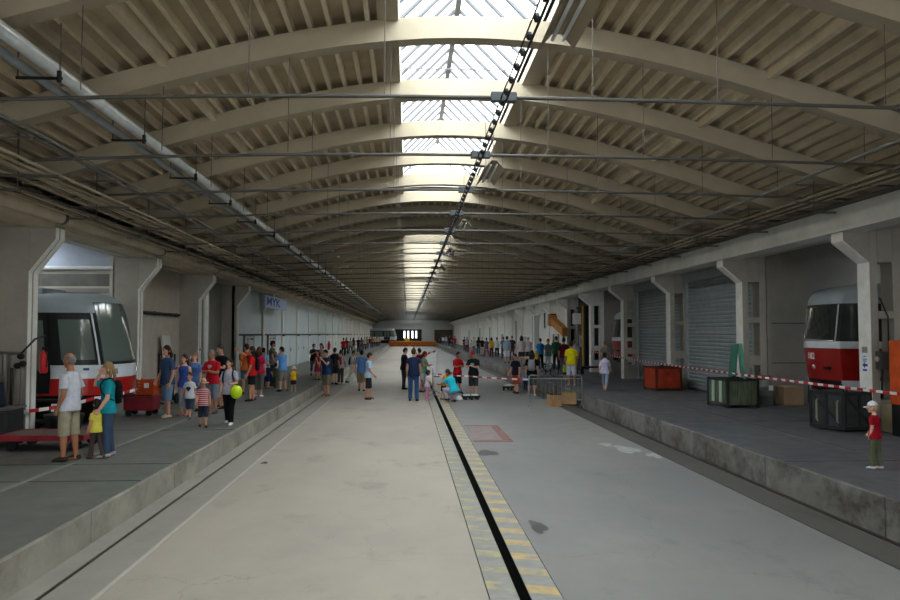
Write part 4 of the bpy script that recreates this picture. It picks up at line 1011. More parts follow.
def skeleton(pose, child, fem):
    aL, aR, lL, lR, lean, hy, hp = POSE[pose]
    J = {}; hz = .92 if not child else .86
    thl, shl = (.43, .42) if not child else (.40, .39)
    sw = .185 if not (fem or child) else (.165 if not child else .16); hw = .095 if not child else .09
    up, fo = (.29, .25) if not child else (.25, .22)
    T = Matrix.Translation((0, 0, hz)) @ Matrix.Rotation(R(lean), 4, 'X') @ Matrix.Translation((0, 0, -hz))
    J['T'] = T
    for s, a, l, n in ((1, aL, lL, 'L'), (-1, aR, lR, 'R')):
        f, o, e, i = map(R, a)
        d1 = Vector((s*math.sin(o), -math.sin(f)*math.cos(o), -math.cos(f)*math.cos(o)))
        d2 = Vector((s*(math.sin(o)*.5-math.sin(i)), -math.sin(f+e)*math.cos(i), -math.cos(f+e)*math.cos(i))).normalized()
        S = T @ Vector((s*sw, 0, 1.375)); E_ = S+d1*up; W = E_+d2*fo
        J['S'+n], J['E'+n], J['W'+n], J['d'+n] = S, E_, W, d2
        f, k = map(R, l); Hh = Vector((s*hw, 0, hz-.02)); spread = s*(.06 if pose != 'squat' else .28)
        K = Hh+Vector((spread*.5, -math.sin(f), -math.cos(f))).normalized()*thl; A = K+Vector((spread*.35 if pose != 'squat' else -spread*.2, -math.sin(f-k), -math.cos(f-k))).normalized()*shl
        J['H'+n], J['K'+n], J['A'+n] = Hh, K, A
    dz = .075-min(J['AL'].z, J['AR'].z)
    for k in J:
        if k == 'T': J[k] = Matrix.Translation((0, 0, dz)) @ J[k]
        elif k[0] != 'd': J[k] = J[k]+Vector((0, 0, dz))
    J['hz'] = hz; J['dz'] = dz; J['head'] = (hy, hp); J['hs'] = 1.05 if not child else 1.32
    J['top'] = 1.75+dz if not child else 1.87+dz
    return J
def tor(J, z, x=0, y=0): return J['T'] @ Vector((x, y, z))
def torso_rings(J, fem, child, belly, off, z0, z1):
    prof = [(.83, .11, .085), (.86, .165, .115), (.93, .172 if not fem else .182, .122), (1.02, .158 if not fem else .155, .112+belly*.5), (1.12, .155 if not fem else .142, .112+belly),
            (1.22, .164 if not fem else .152, .118+belly*.7), (1.31, .176 if not fem else .165, .122+(.012 if fem and not child else 0)), (1.38, .172 if not fem else .158, .108), (1.43, .14 if not fem else .128, .085), (1.465, .085, .07), (1.49, .06, .06)]
    out = []
    for z, a, b in prof:
        if z0-.001 <= z <= z1+.001: out.append((z, a+off, b+off))
    return out
def loft_torso(b, J, rings, n=18):
    P = []
    for z, a, c in rings: P.append([tor(J, z, a*math.cos(2*math.pi*i/n)*(1 if abs(math.cos(2*math.pi*i/n)) < .99 else 1), c*math.sin(2*math.pi*i/n)-.0) for i in range(n)])
    b.loft(P)
def hand(b, W, d, s):
    # palm normal faces the body, thumb forward
    side = Vector((0, -1, 0)); side = (side-d*side.dot(d))
    if side.length < .2: side = Vector((0, 0, 1))-d*d.z
    side.normalize(); nrm = d.cross(side)*1.0
    if nrm.x*s > 0: nrm = -nrm
    b.tube([W-d*.01, W+d*.03, W+d*.085, W+d*.1], [(.026, .022), (.036, .019), (.042, .017), (.036, .013)], 10, side=tuple(side))
    for k, (o, ln) in enumerate(((.031, .068), (.0105, .08), (-.0105, .074), (-.031, .056))):
        p = W+d*.085+side*o; e1 = p+(d+side*o*2.2+nrm*.25).normalized()*ln*.55; e2 = e1+(d+side*o*1.5+nrm*.75).normalized()*ln*.5
        b.tube([p, e1, e2], [.0098, .0092, .0075], 7)
    p = W+d*.025+side*.028; e1 = p+(d*.55+side*.8+nrm*.2).normalized()*.042; e2 = e1+(d*.9+side*.35+nrm*.3).normalized()*.034
    b.tube([p, e1, e2], [.013, .0115, .009], 7)
def head_frame(J):
    hy, hp = J['head']; s = J['hs']
    base = J['T'] @ Vector((0, -.005, 1.51))
    q = Matrix.Rotation(R(hy), 3, 'Z') @ Matrix.Rotation(R(hp), 3, 'X')
    return base, q, s
def hp_(J, x, y, z):
    base, q, s = head_frame(J); return base+q @ (Vector((x, y, z))*s)
def skull(d):   # unit direction -> shaped direction (x side, -y face, z up)
    x, y, z = d
    k = 1.
    if z < 0: x *= 1+.28*z; y *= (1+.10*z) if y < 0 else (1+.34*z)
    if y > 0: y *= 1.06
    return Vector((x, y, z*(1.02 if z > 0 else 1.0)))
HR = (.076, .097, .122); HC = (0, -.012, .122)
def body_parts(pose, child, fem, belly):
    J = skeleton(pose, child, fem); b = MB()
    loft_torso(b, J, torso_rings(J, fem, child, belly, -.006, .83, 1.49))
    if child:
        for zz in (): pass
    base, q, s = head_frame(J)
    n0 = tor(J, 1.45); b.tube([n0, base+Vector((0, 0, .0)), hp_(J, 0, .0, .06)], [.062, .054, .052], 12)
    b.ell(hp_(J, *HC), tuple(r*s for r in HR), 20, 14, rot=q, fn=skull)
    b.tube([hp_(J, 0, -.102, .135), hp_(J, 0, -.118, .11), hp_(J, 0, -.122, .095), hp_(J, 0, -.1, .085)], [.008*s, .012*s, .0155*s, .008*s], 8)
    b.ell(hp_(J, 0, -.078, .035), (.03*s, .026*s, .022*s), 10, 6, rot=q)
    b.ell(hp_(J, 0, -.098, .064), (.026*s, .01*s, .012*s), 8, 6, rot=q)
    for x in (-1, 1): b.ell(hp_(J, x*.077, .0, .11), (.012*s, .022*s, .032*s), 8, 6, rot=q)
    for n, sd in (('L', 1), ('R', -1)):
        S, E_, W = J['S'+n], J['E'+n], J['W'+n]; inn = tor(J, 1.375, sd*.1)
        b.tube([inn, S, S.lerp(E_, .45), E_, E_.lerp(W, .3), W], [.05, .052, .048, .041, .042, .027], 10)
        hand(b, W, J['d'+n], sd)
        Hh, K, A = J['H'+n], J['K'+n], J['A'+n]
        b.tube([Hh+Vector((-sd*.01, 0, .06)), Hh, Hh.lerp(K, .4), K, K.lerp(A, .3), K.lerp(A, .7), A, A-Vector((0, 0, .03))], [.085, .09, .079, .055, .057, .043, .036, .038], 12)
        b.tube([A+Vector((0, .045, -.045)), A+Vector((0, 0, -.035)), A+Vector((0, -.08, -.05)), A+Vector((sd*.006, -.15, -.058))], [(.03, .026), (.036, .034), (.04, .024), (.032, .014)], 10, side=(1, 0, 0))
    return J, b
def top_mesh(J, kind, fem, child, belly):
    b = MB(); z0 = .86; off = .016
    if kind == 'dress':
        loft_torso(b, J, torso_rings(J, fem, child, belly, off, .93, 1.465)); H0 = tor(J, .95)
        rings = []
        for z, a, c in ((.98, .17, .13), (.86, .2, .16), (.7, .225, .2), (.52, .25, .23), (.5, .24, .22)): rings.append([Vector((a*math.cos(2*math.pi*i/18)*(1+.05*math.sin(5*2*math.pi*i/18)), c*math.sin(2*math.pi*i/18), z+J['dz'])) for i in range(18)])
        b.loft(rings[::-1])
    else:
        rr = torso_rings(J, fem, child, belly, off, z0, 1.465 if kind != 'tank' else 1.43); rr = [(z, a+(.034 if z < .88 else .024 if z < .95 else .01 if z < 1.05 else 0), c+(.034 if z < .88 else .026 if z < .95 else .01 if z < 1.05 else 0)) for z, a, c in rr]
        rr = [(rr[0][0]-.05, rr[0][1]+.002, rr[0][2]+.002)]+rr
        loft_torso(b, J, rr)
    for n, sd in (('L', 1), ('R', -1)):
        S, E_, W = J['S'+n], J['E'+n], J['W'+n]; inn = tor(J, 1.37, sd*.09)
        if kind in ('tank',): b.tube([tor(J, 1.36, sd*.06), tor(J, 1.42, sd*.115), tor(J, 1.44, sd*.09)], [.05, .045, .03], 8)
        elif kind == 'long': b.tube([inn, S, S.lerp(E_, .5), E_, E_.lerp(W, .4), E_.lerp(W, .95)], [.064, .066, .063, .056, .055, .043], 12)
        else: b.tube([inn, S, S.lerp(E_, .4), S.lerp(E_, .72 if kind == 'tee' else .45)], [.064, .066, .068, .075], 12)
    return b
def bottom_mesh(J, kind, fem, child):
    b = MB(); z = J['dz']
    if kind == 'skirt':
        rings = []
        for zz, a, c in ((1.0, .165, .125), (.9, .195, .145), (.75, .215, .19), (.55, .23, .21)): rings.append([Vector((a*math.cos(2*math.pi*i/18), c*math.sin(2*math.pi*i/18), zz+z)) for i in range(18)])
        b.loft(rings[::-1]); return b
    loft_torso(b, J, [(.785, .1, .1), (.82, .16, .125), (.88, .185, .132), (.95, .178, .128), (1.01, .155, .108)])
    for n, sd in (('L', 1), ('R', -1)):
        Hh, K, A = J['H'+n], J['K'+n], J['A'+n]; t0 = Hh+Vector((-sd*.005, 0, .05))
        if kind == 'shorts': b.tube([t0, Hh, Hh.lerp(K, .5), Hh.lerp(K, .88)], [.085, .103, .1, .1], 12)
        elif kind == 'long_shorts': b.tube([t0, Hh, Hh.lerp(K, .5), K, K.lerp(A, .16)], [.085, .104, .102, .093, .092], 12)
        elif kind == 'capri': b.tube([t0, Hh, Hh.lerp(K, .5), K, K.lerp(A, .55)], [.085, .103, .094, .074, .068], 12)
        else: b.tube([t0, Hh, Hh.lerp(K, .5), K, K.lerp(A, .5), A.lerp(K, .02)], [.085, .103, .094, .077, .071, .07], 12)
    return b
def shoe_mesh(J, n, child):
    A = J['A'+n]; sd = 1 if n == 'L' else -1; b = MB(); g = A-Vector((0, 0, .075))
    k = 1.0
    P = [(.062, .02, .03, .026), (.055, .045, .038, .045), (0, .05, .042, .05), (-.07, .04, .047, .038), (-.13, .03, .044, .028), (-.175, .022, .03, .018)]
    b.tube([g+Vector((sd*.004*i, y*k, z)) for i, (y, z, a, c) in enumerate(P)], [(a, c) for y, z, a, c in P], 12, side=(1, 0, 0))
    vs = [(v[0], v[1], max(v[2], g.z+.001)) for v in b.v]; b.v = vs
    return b
def hair_mesh(J, style, grow=1.):
    base, q, s = head_frame(J); b = MB()
    def fn(d):
        az = math.atan2(d.x, -d.y); el = math.asin(max(-1, min(1, d.z))); a = abs(az)
        if style in ('short', 'medium', 'long', 'bob', 'bun'):
            line = R(38)*(1-min(1, a/1.15))+R(2)*min(1, a/1.15) if a < 1.15 else R(2)-R(40)*min(1, (a-1.15)/.9)
            if style != 'short' and a > 1.2: line = R(-65) if style != 'bun' else R(-30)
        elif style == 'fringe': line = R(-60) if a < 2.3 else R(0)
        elif style == 'balding': line = R(95) if a < 1.5 else R(8)
        else: line = R(20)
        if style == 'balding': inside = el > R(38) or a < 1.35 or el < R(-32)
        else: inside = el < line
        k = .86 if inside else (1.075 if style != 'balding' else 1.035)+.02*math.sin(az*7+el*5)
        if style in ('bob', 'long', 'medium') and not inside and a > 1.0: k += .06
        return skull(d)*k
    b.ell(hp_(J, *HC), tuple(r*s for r in HR), 28, 20, rot=q, fn=fn)
    if style in ('long', 'medium'):
        zl = -.16 if style == 'long' else -.06
        b.tube([hp_(J, 0, .06, .16), hp_(J, 0, .1, .06), hp_(J, 0, .105, -.02), hp_(J, 0, .1, zl)], [(.07*s, .03), (.085*s, .035), (.09*s, .03), (.06*s, .018)], 12, side=(1, 0, 0))
        for x in (-1, 1): b.tube([hp_(J, x*.07, .03, .15), hp_(J, x*.085, .035, .04), hp_(J, x*.08, .04, zl*.6)], [.02*s, .03*s, .016*s], 8)
    if style == 'bun': b.tube([hp_(J, 0, .1, .17), hp_(J, 0, .15, .14), hp_(J, 0, .15, .05), hp_(J, 0, .13, -.04)], [.03, .035, .028, .012], 8)
    return b
def cap_mesh(J, kind):
    base, q, s = head_frame(J); b = MB()
    def fn(d):
        el = math.asin(max(-1, min(1, d.z))); return skull(d)*(1.13 if el > R(12) else .88)
    b.ell(hp_(J, *HC), tuple(r*s for r in HR), 24, 18, rot=q, fn=fn)
    if kind == 'cap':
        pts = []; n = 10
        rings = []
        for i in range(n+1):
            a = -1.1+2.2*i/n; ci, si = math.cos(a), math.sin(a)
            rings.append([hp_(J, si*.074, -.012-ci*.098, .15), hp_(J, si*.082, -.012-ci*(.1+.085*max(0, math.cos(a*1.2))), .135), hp_(J, si*.082, -.012-ci*(.1+.085*max(0, math.cos(a*1.2))), .128), hp_(J, si*.074, -.012-ci*.098, .14)])
        b.loft(rings)
    else:
        rings = []
        for rr, zz in ((.9, .145), (1.75, .125), (1.77, .118), (.9, .135)): rings.append([hp_(J, math.cos(2*math.pi*i/24)*.08*rr, -.012+math.sin(2*math.pi*i/24)*.1*rr, zz) for i in range(24)])
        b.loft(rings+[rings[0]], cap=False)
    return b
def pack_mesh(J, straps=False):
    b = MB()
    if not straps:
        b.loft([[tor(J, z, a*math.cos(2*math.pi*i/14)*1.0, .13+c*.5+c*math.sin(2*math.pi*i/14)*.75) for i in range(14)] for z, a, c in ((.98, .08, .06), (1.0, .135, .09), (1.15, .145, .105), (1.3, .135, .095), (1.4, .1, .07), (1.42, .05, .03))])
        return b
    for s in (-1, 1):
        b.tube([tor(J, 1.36, s*.1, .13), tor(J, 1.455, s*.105, .06), tor(J, 1.47, s*.108, .0), tor(J, 1.43, s*.115, -.09), tor(J, 1.33, s*.125, -.14), tor(J, 1.2, s*.15, -.12), tor(J, 1.1, s*.17, -.02), tor(J, 1.05, s*.15, .1)], [(.024, .01)]*8, 8, side=(1, 0, 0))
    return b
# remeshed (one continuous surface) meshes are cached by pose and kind
_cache = {}; _tmp = []
def want(key, mb, voxel, smooth=1):
    if key in _cache: return _cache[key]
    me = mb.mesh('tmp'); o = bpy.data.objects.new('tmp', me); COL.objects.link(o)
    m = o.modifiers.new('r', 'REMESH'); m.mode = 'VOXEL'; m.voxel_size = voxel; m.adaptivity = 0; m.use_smooth_shade = True
    if smooth: s = o.modifiers.new('s', 'SMOOTH'); s.factor = .5; s.iterations = smooth
    _cache[key] = [o, None, None]; _tmp.append(_cache[key]); return _cache[key]
PEOPLE = []
def person(px, fy, hy, z, face, top, bot, hair, label, pose='stand', fem=False, child=False, skin='skin', belly=0., shoes='#2a2522', cap=None, pack=None, prnt=None, height=None, x=None, y=None, group=None, socks=None, smat=None, dx=0):
    p = atZ(px, fy, z) if y is None else Vector((x, y, z))
    full = 1.775 if not child else 1.855
    if height is None: height = atY(px, hy, p.y).z-z
    PEOPLE.append(dict(p=p, s=height/full, face=face, top=top, bot=bot, hair=hair, label=label, pose=pose, fem=fem, child=child, skin=skin, belly=belly, shoes=shoes, cap=cap, pack=pack, prnt=prnt, group=group, smat=smat, z=z))
def make_people():
    jobs = []
    for d in PEOPLE:
        vox = .0078 if d['p'].y < 24 else (.0115 if d['p'].y < 45 else .021)
        k = (d['pose'], d['child'], d['fem'], d['belly'])
        J, b = body_parts(*k)
        d['J'] = J
        d['body'] = want(('body', vox)+k, b, vox, 2 if vox < .01 else 1)
        cv = max(vox*1.15, .0105)
        d['tm'] = want(('top', d['top'][0], cv)+k, top_mesh(J, d['top'][0], d['fem'], d['child'], d['belly']), cv, 3)
        if d['bot']: d['bm'] = want(('bot', d['bot'][0], cv)+k[:3], bottom_mesh(J, d['bot'][0], d['fem'], d['child']), cv, 3)
    dg = bpy.context.evaluated_depsgraph_get(); dg.update()
    for c in _tmp: c[1] = bpy.data.meshes.new_from_object(c[0].evaluated_get(dg), depsgraph=dg)
    for c in _tmp:
        me = c[0].data; bpy.data.objects.remove(c[0]); bpy.data.meshes.remove(me); c[0] = None
        c[1].polygons.foreach_set('use_smooth', [True]*len(c[1].polygons))
    def put(name, me, m, par, lab=None):
        if not me.materials: me.materials.append(None)
        o = bpy.data.objects.new(name, me); COL.objects.link(o); o.parent = par
        for i, q in enumerate(m if isinstance(m, (list, tuple)) else [m]):
            o.material_slots[i].link = 'OBJECT'; o.material_slots[i].material = q
        if lab: o['label'] = lab
        return o
    small = {}
    def sm(key, fn):
        if key not in small: small[key] = fn().mesh(key[0], True)
        return small[key]
    for d in PEOPLE:
        J = d['J']; t = thing('person', d['label'], 'person', tuple(d['p']), d['face'], d['group']); t.scale = (d['s'],)*3
        k = (d['pose'], d['child'], d['fem'], d['belly']); near = d['p'].y < 45
        me = d['body'][1]
        if d['body'][2] is None:                     # eyes, brows and lips added once to each body mesh
            d['body'][2] = True
            bm = bmesh.new(); bm.from_mesh(me); base, q, s = head_frame(J)
            def addmb(mb, idx):
                vs = [bm.verts.new(v) for v in mb.v]
                for f in mb.f:
                    fc = bm.faces.new([vs[i] for i in f]); fc.material_index = idx; fc.smooth = True
            if near:
                for x in (-1, 1):
                    e = MB(); e.ell(hp_(J, x*.031, -.095, .128), (.0145*s, .009*s, .0085*s), 10, 6, rot=q); addmb(e, 1)
                    e = MB(); e.ell(hp_(J, x*.031, -.1025, .128), (.0065*s, .004*s, .007*s), 8, 6, rot=q); addmb(e, 2)
                    e = MB(); e.tube([hp_(J, x*.014, -.105, .147), hp_(J, x*.032, -.103, .151), hp_(J, x*.05, -.09, .146)], .0042*s, 5); addmb(e, 2)
                e = MB(); e.ell(hp_(J, 0, -.1035, .066), (.024*s, .007*s, .0075*s), 10, 6, rot=q); addmb(e, 3)
            bm.to_mesh(me); bm.free()
            while len(me.materials) < 4: me.materials.append(None)
            me.name = 'body'
        put('body', me, [M[d['skin']], M['eyew'], M['eye'], M['lip']], t)
        tmat = d['smat'] or cloth(d['top'][1]); tme = d['tm'][1]
        put({'dress': 'dress', 'tank': 'tank_top', 'polo': 'shirt'}.get(d['top'][0], 'shirt'), tme, tmat, t)
        if d['prnt']:
            pc, zc, r, fb = d['prnt']; b = MB(); y = -.155*fb-d['belly']*fb
            b.add([tor(J, zc+r*math.sin(a)*(1+.25*math.sin(3*a)), r*math.cos(a)*(1+.2*math.cos(4*a)), y+(.06*(r*math.cos(a)/.17)**2*fb*2)) for a in [2*math.pi*i/16 for i in range(16)]]+[tor(J, zc+r*math.sin(a)*(1+.25*math.sin(3*a)), r*math.cos(a)*(1+.2*math.cos(4*a)), y+.05*fb) for a in [2*math.pi*i/16 for i in range(16)]], [tuple(range(16))]+[(i, (i+1)%16, (i+1)%16+16, i+16) for i in range(16)])
            b.build('shirt_print', cloth(pc), t)
        if d['bot']: put({'long': 'trousers', 'capri': 'trousers', 'skirt': 'skirt'}.get(d['bot'][0], 'shorts'), d['bm'][1], cloth(d['bot'][1]), t)
        for n in 'LR': put('shoe', sm(('shoe', n)+k[:3], lambda: shoe_mesh(J, n, d['child'])), cloth(d['shoes']), t)
        hs, hc = d['hair']
        if hs != 'bald': put('hair', sm(('hair', hs)+k[:3], lambda: hair_mesh(J, hs)), mat('hair '+hc, HAIR[hc], .65, var=.15, scale=30, spec=.3), t)
        if d['cap']: put('cap' if d['cap'][0] == 'cap' else 'hat', sm((d['cap'][0], 'c')+k[:3], lambda: cap_mesh(J, d['cap'][0])), cloth(d['cap'][1]), t)
        if d['pack']:
            o = put('backpack', sm(('pack',)+k[:3], lambda: pack_mesh(J)), cloth(d['pack']), t); put('strap', sm(('straps',)+k[:3], lambda: pack_mesh(J, True)), cloth(d['pack']), o)
A_ = person
# left platform, near the trams
A_(68, 461, 354, PL, -100, ('tee', '#c3c5d0'), ('long_shorts', '#a29a83'), ('balding', 'grey'), 'man in white shirt and beige cargo shorts standing with hand in pocket by the tram', 'pocket', skin='skin_t', belly=.035, shoes='#3f352c')
A_(107, 457, 363, PL, -68, ('tee', '#1c8f9c'), ('long', '#3d4f66'), ('medium', 'blond'), 'woman in turquoise shirt and jeans raising a hand to her face before the tram', 'shade', True, skin='skin_l', shoes='#a9a9ad', pack='#17181b')
A_(96, 458.5, 399, PL, -125, ('tee', '#dccf55'), ('long', '#4c413d'), ('bob', 'dbrown'), 'toddler in yellow shirt and brown trousers beside the woman in turquoise', 'kid', child=True, shoes='#5b4a40')
A_(167, 418, 346, PL, -42, ('tee', '#3b4f70'), ('long_shorts', '#6d8ca6'), ('medium', 'dbrown'), 'man in slate blue shirt and pale denim shorts looking aside by the orange crate', 'stand2', belly=.03, shoes='#c9b9a4')
A_(184, 415.5, 355, PL, -20, ('tank', '#3956a0'), ('capri', '#97a3b0'), ('long', 'brown'), 'woman in bright blue top with long brown hair behind the boy in printed shirt', 'stand', True, skin='skin_l', shoes='#c57a7a')
A_(194, 411, 353, PL, -10, ('tee', '#5b79b0'), ('shorts', '#4d5a70'), ('medium', 'blond'), 'fair haired woman in pale blue half hidden behind the long haired woman', 'stand2', True, skin='skin_l')
A_(189.5, 418.5, 371, PL, -8, ('tee', '#c9cdd6'), ('long_shorts', '#2f3f55'), ('short', 'brown'), 'boy in white shirt with dark print and navy shorts walking on the platform', 'walk', child=True, shoes='#6b6b70', prnt=('#2c3036', 1.2, .085, 1))
strp = stripes('cloth red white stripes', '#c9b8ba', '#a32638', .075, .4, 2)
A_(203, 427.5, 378, PL, 12, ('tee', '#a32638'), ('long_shorts', '#2b3140'), ('short', 'brown'), 'small child in red striped shirt and straw hat walking toward the camera', 'kid', child=True, shoes='#3a3030', cap=('hat', '#b79a82'), smat=strp)
A_(212, 413.5, 350, PL, -18, ('tee', '#b01f2b'), ('long_shorts', '#6f7d8a'), ('short', 'grey'), 'grey haired man in red shirt with pale print and grey shorts', 'fold', skin='skin_t', belly=.02, shoes='#44464a', prnt=('#c9a9a8', 1.3, .05, 1))
A_(221, 408.5, 345, PL, -35, ('tee', '#17191d'), ('long_shorts', '#1f2227'), ('short', 'black'), 'tall man in black shirt and black shorts behind the man in red', 'hands', shoes='#222222')
A_(229, 424.5, 358, PL, -6, ('tee', '#a9a7b0'), ('long', '#17191f'), ('bob', 'black'), 'woman in pale blouse and black trousers carrying a yellow green balloon', 'hold', True, shoes='#d6d5d0', pack='#27364e')
A_(251.5, 401, 347, PL, -84, ('tee', '#bf2320'), ('shorts', '#1b1d22'), ('medium', 'dbrown'), 'man in red shirt with black backpack raising one arm', 'raise', shoes='#26262a', pack='#1a1a1d')
A_(258.5, 397, 347.5, PL, 165, ('tee', '#b32244'), ('capri', '#5b5a55'), ('long', 'red'), 'woman in crimson shirt with long dark red hair seen from behind', 'stand', True, shoes='#d0d0d0')
A_(246.5, 394, 344, PL, -150, ('tee', '#c0622a'), ('shorts', '#4a6a8a'), ('short', 'brown'), 'person in orange shirt half hidden behind the man with black backpack', 'stand2')
A_(263.2, 386.5, 348, PL, 170, ('tee', '#87b0d6'), ('long', '#3a4048'), ('short', 'black'), 'dark haired visitor in pale blue shirt beside the toddler in grey hat', 'stand', shoes='#303030')
A_(267.5, 389, 362, PL, 175, ('tee', '#23284c'), ('shorts', '#252a48'), ('short', 'blond'), 'toddler in navy outfit and grey hat near the blue doors', 'kid', child=True, cap=('hat', '#a9aeb5'))
A_(272.5, 386, 341, PL, 100, ('tee', '#6b6a52'), ('long', '#26304a'), ('short', 'black'), 'man in olive vest before the red printed notice', 'carry', skin='skin_t')
A_(275.5, 388, 363, PL, 165, ('tee', '#4d5136'), ('long', '#454a33'), ('short', 'brown'), 'child in camouflage green beside the man in light blue shirt', 'kid', child=True)
A_(282.5, 391.5, 347, PL, -120, ('tee', '#5f93cf'), ('long_shorts', '#7c766b'), ('short', 'black'), 'man in light blue shirt and khaki shorts raising his hands to his face', 'phone', shoes='#2b2b2b')
A_(293.5, 391.5, 366, PL, 20, ('tee', '#d9b11f'), ('shorts', '#33242c'), ('short', 'lblond'), 'toddler in yellow shirt and white hat stretching out an arm', 'reach', child=True, cap=('hat', '#d8d4cc'), shoes='#cfcfd2')
A_(313.5, 375.5, 344, PL, 25, ('tee', '#26292c'), ('capri', '#5a5560'), ('short', 'brown'), 'person in black top holding a small child in the huddled group', 'carry', True)
A_(317.8, 380, 350, PL, -30, ('dress', '#9c3850'), None, ('medium', 'red'), 'girl in crimson dress in the huddled group by the doors', 'stand', True, child=True)
A_(321.5, 377, 343.5, PL, -15, ('tee', '#b5a897'), ('long', '#7b7470'), ('medium', 'red'), 'woman in beige top in the huddled group by the doors', 'hands', True, skin='skin_l')
A_(326.5, 396, 350, 0, -40, ('polo', '#243f66'), ('long_shorts', '#77705c'), ('short', 'black'), 'man in dark blue shirt and khaki shorts looking down beside the track', 'phone', shoes='#7a5a48', belly=.03, pack='#34383d')
A_(334.5, 384.5, 348, 0, 150, ('tee', '#3c4045'), ('shorts', '#2f3135'), ('short', 'black'), 'person in dark grey behind the man in dark blue shirt', 'stand', shoes='#222222', pack='#24272a')
A_(340.5, 384, 350, 0, 160, ('tee', '#b8bcc6'), ('long', '#4a4b4a'), ('short', 'brown'), 'person in pale shirt with bright red backpack beside the track', 'stand2', shoes='#c9c9c9', pack='#b81c30')
A_(353, 383, 350, 0, 70, ('tee', '#c6c4bf'), ('long', '#c4c1b6'), ('short', 'brown'), 'person in white trousers and dark waistcoat walking along the track', 'walk', shoes='#25262a', pack='#3a3d3b')
A_(361.5, 391.5, 349, 0, 178, ('tee', '#5279ad'), ('long_shorts', '#8b7f68'), ('short', 'black'), 'man in blue shirt and khaki shorts walking away from the camera', 'walk', belly=.02, shoes='#2a2826')
A_(368.5, 399.5, 353, 0, 95, ('tee', '#b5cbe6'), ('long_shorts', '#2f3138'), ('short', 'dbrown'), 'boy in pale blue shirt and dark shorts next to the man in blue', 'stand2', child=False, shoes='#3d3028')
# the middle of the floor
A_(413.5, 401, 348.5, 0, 172, ('polo', '#23304f'), ('long', '#35507a'), ('short', 'brown'), 'large man in navy shirt and jeans seen from behind in the middle of the floor', 'stand', belly=.04, shoes='#23262c')
A_(404, 389.5, 348, 0, 110, ('tee', '#1d1f22'), ('long', '#2a2d2e'), ('short', 'black'), 'person in black standing just behind the man in navy shirt', 'hands', shoes='#202020')
A_(419.5, 387.3, 348.5, 0, -150, ('tee', '#8f2230'), ('long', '#3c4f6a'), ('short', 'black'), 'person in dark red half hidden behind the man in navy shirt', 'stand')
A_(423.6, 392.3, 351.5, 0, 60, ('tank', '#5c9c86'), ('shorts', '#b4aeb4'), ('medium', 'red'), 'woman in red cap and green top holding something', 'hands', True, skin='skin_t', cap=('cap', '#b5202a'))
A_(427.5, 400.5, 370, 0, 95, ('tee', '#c7cbe2'), ('long', '#c77a9e'), ('bob', 'dbrown'), 'girl in white shirt and pink trousers beside the man in navy', 'stand2', True, True, shoes='#c98ba4')
A_(443.5, 399.6, 368, 0, 60, ('tee', '#d5962f'), ('shorts', '#3b3338'), ('short', 'brown'), 'boy in orange yellow shirt looking down next to the squatting woman', 'bend', child=True, shoes='#3f7a80')
A_(450.8, 395.5, 372, 0, 30, ('tee', '#a9c6dd'), ('shorts', '#8a98a5'), ('short', 'blond'), 'toddler in striped pale blue shirt behind the squatting woman', 'kid', child=True, smat=stripes('cloth blue white stripes', '#cfdbe6', '#4f8ec0', .09, .5, 2))
A_(454.5, 402.5, 376, 0, -140, ('tee', '#2cbfd6'), ('long', '#b9b5c6'), ('short', 'brown'), 'woman in bright turquoise shirt squatting on the floor with white trousers', 'squat', True, skin='skin_t', shoes='#4a3028', height=1.66)
A_(457.5, 393.5, 352, 0, 35, ('tee', '#b01a22'), ('long_shorts', '#1c1c20'), ('short', 'black'), 'man in red shirt with folded arms behind the squatting woman', 'fold', skin='skin_t', shoes='#2a2224')
A_(473.5, 397, 351, 0, -25, ('tee', '#1e2224'), ('long_shorts', '#34373a'), ('short', 'brown'), 'man in black printed shirt and red and white cap beside the model train', 'hands', cap=('cap', '#b03038'), shoes='#26272b', prnt=('#7d9a92', 1.24, .07, 1))
A_(516, 393.5, 354, 0, -55, ('tee', '#20222e'), ('long_shorts', '#a8482e'), ('short', 'black'), 'man in dark shirt and orange red shorts pulling the model wagon', 'lead', shoes='#222226', belly=.02)
A_(525.5, 390.5, 368, 0, -20, ('tee', '#7d93ba'), ('long', '#25365a'), ('short', 'brown'), 'child in pale blue and navy beside the man in orange red shorts', 'kid', child=True)
A_(532, 396, 351, 0, 165, ('tee', '#15161a'), ('long_shorts', '#4a4a4c'), ('medium', 'black'), 'broad person in black top at the end of the steel crowd barrier', 'stand', shoes='#d0d0cc', belly=.03, pack='#8f8f95')
# right platform, nearer part
A_(876, 469, 401.5, PR, 214, ('tee', '#8f1422'), ('long', '#59604a'), ('short', 'lblond'), 'small boy in dark red shirt and white cap walking past the dark crate', 'stand2', child=True, skin='skin_l', shoes='#c3c3c9', cap=('cap', '#cfd2de'))
A_(571.5, 385.5, 341.5, PR, 170, ('tee', '#cfc418'), ('long_shorts', '#b3b7c6'), ('short', 'black'), 'man in bright yellow shirt and white shorts with his back turned', 'stand', skin='skin_t', shoes='#b9a99a')
A_(565, 380.5, 362.5, PR, 175, ('tee', '#86b52b'), ('skirt', '#1f2a44'), ('short', 'black'), 'small child in lime green beside the man in bright yellow', 'stand', child=True)
A_(605, 391, 352, PR, 150, ('tee', '#b9b7d2'), ('capri', '#8795ab'), ('bob', 'dbrown'), 'woman in lavender shirt walking away on the right platform', 'walk', True, skin='skin_l', shoes='#b08a80')
A_(605.5, 376, 341, PR, -175, ('tee', '#8a8580'), ('long', '#33363a'), ('short', 'blond'), 'person in grey shirt standing before the deep red tram', 'stand')
A_(564, 376, 338, PR, 165, ('tee', '#5c1f2b'), ('long', '#5b5a66'), ('short', 'black'), 'person in maroon shirt behind the man in bright yellow', 'stand')
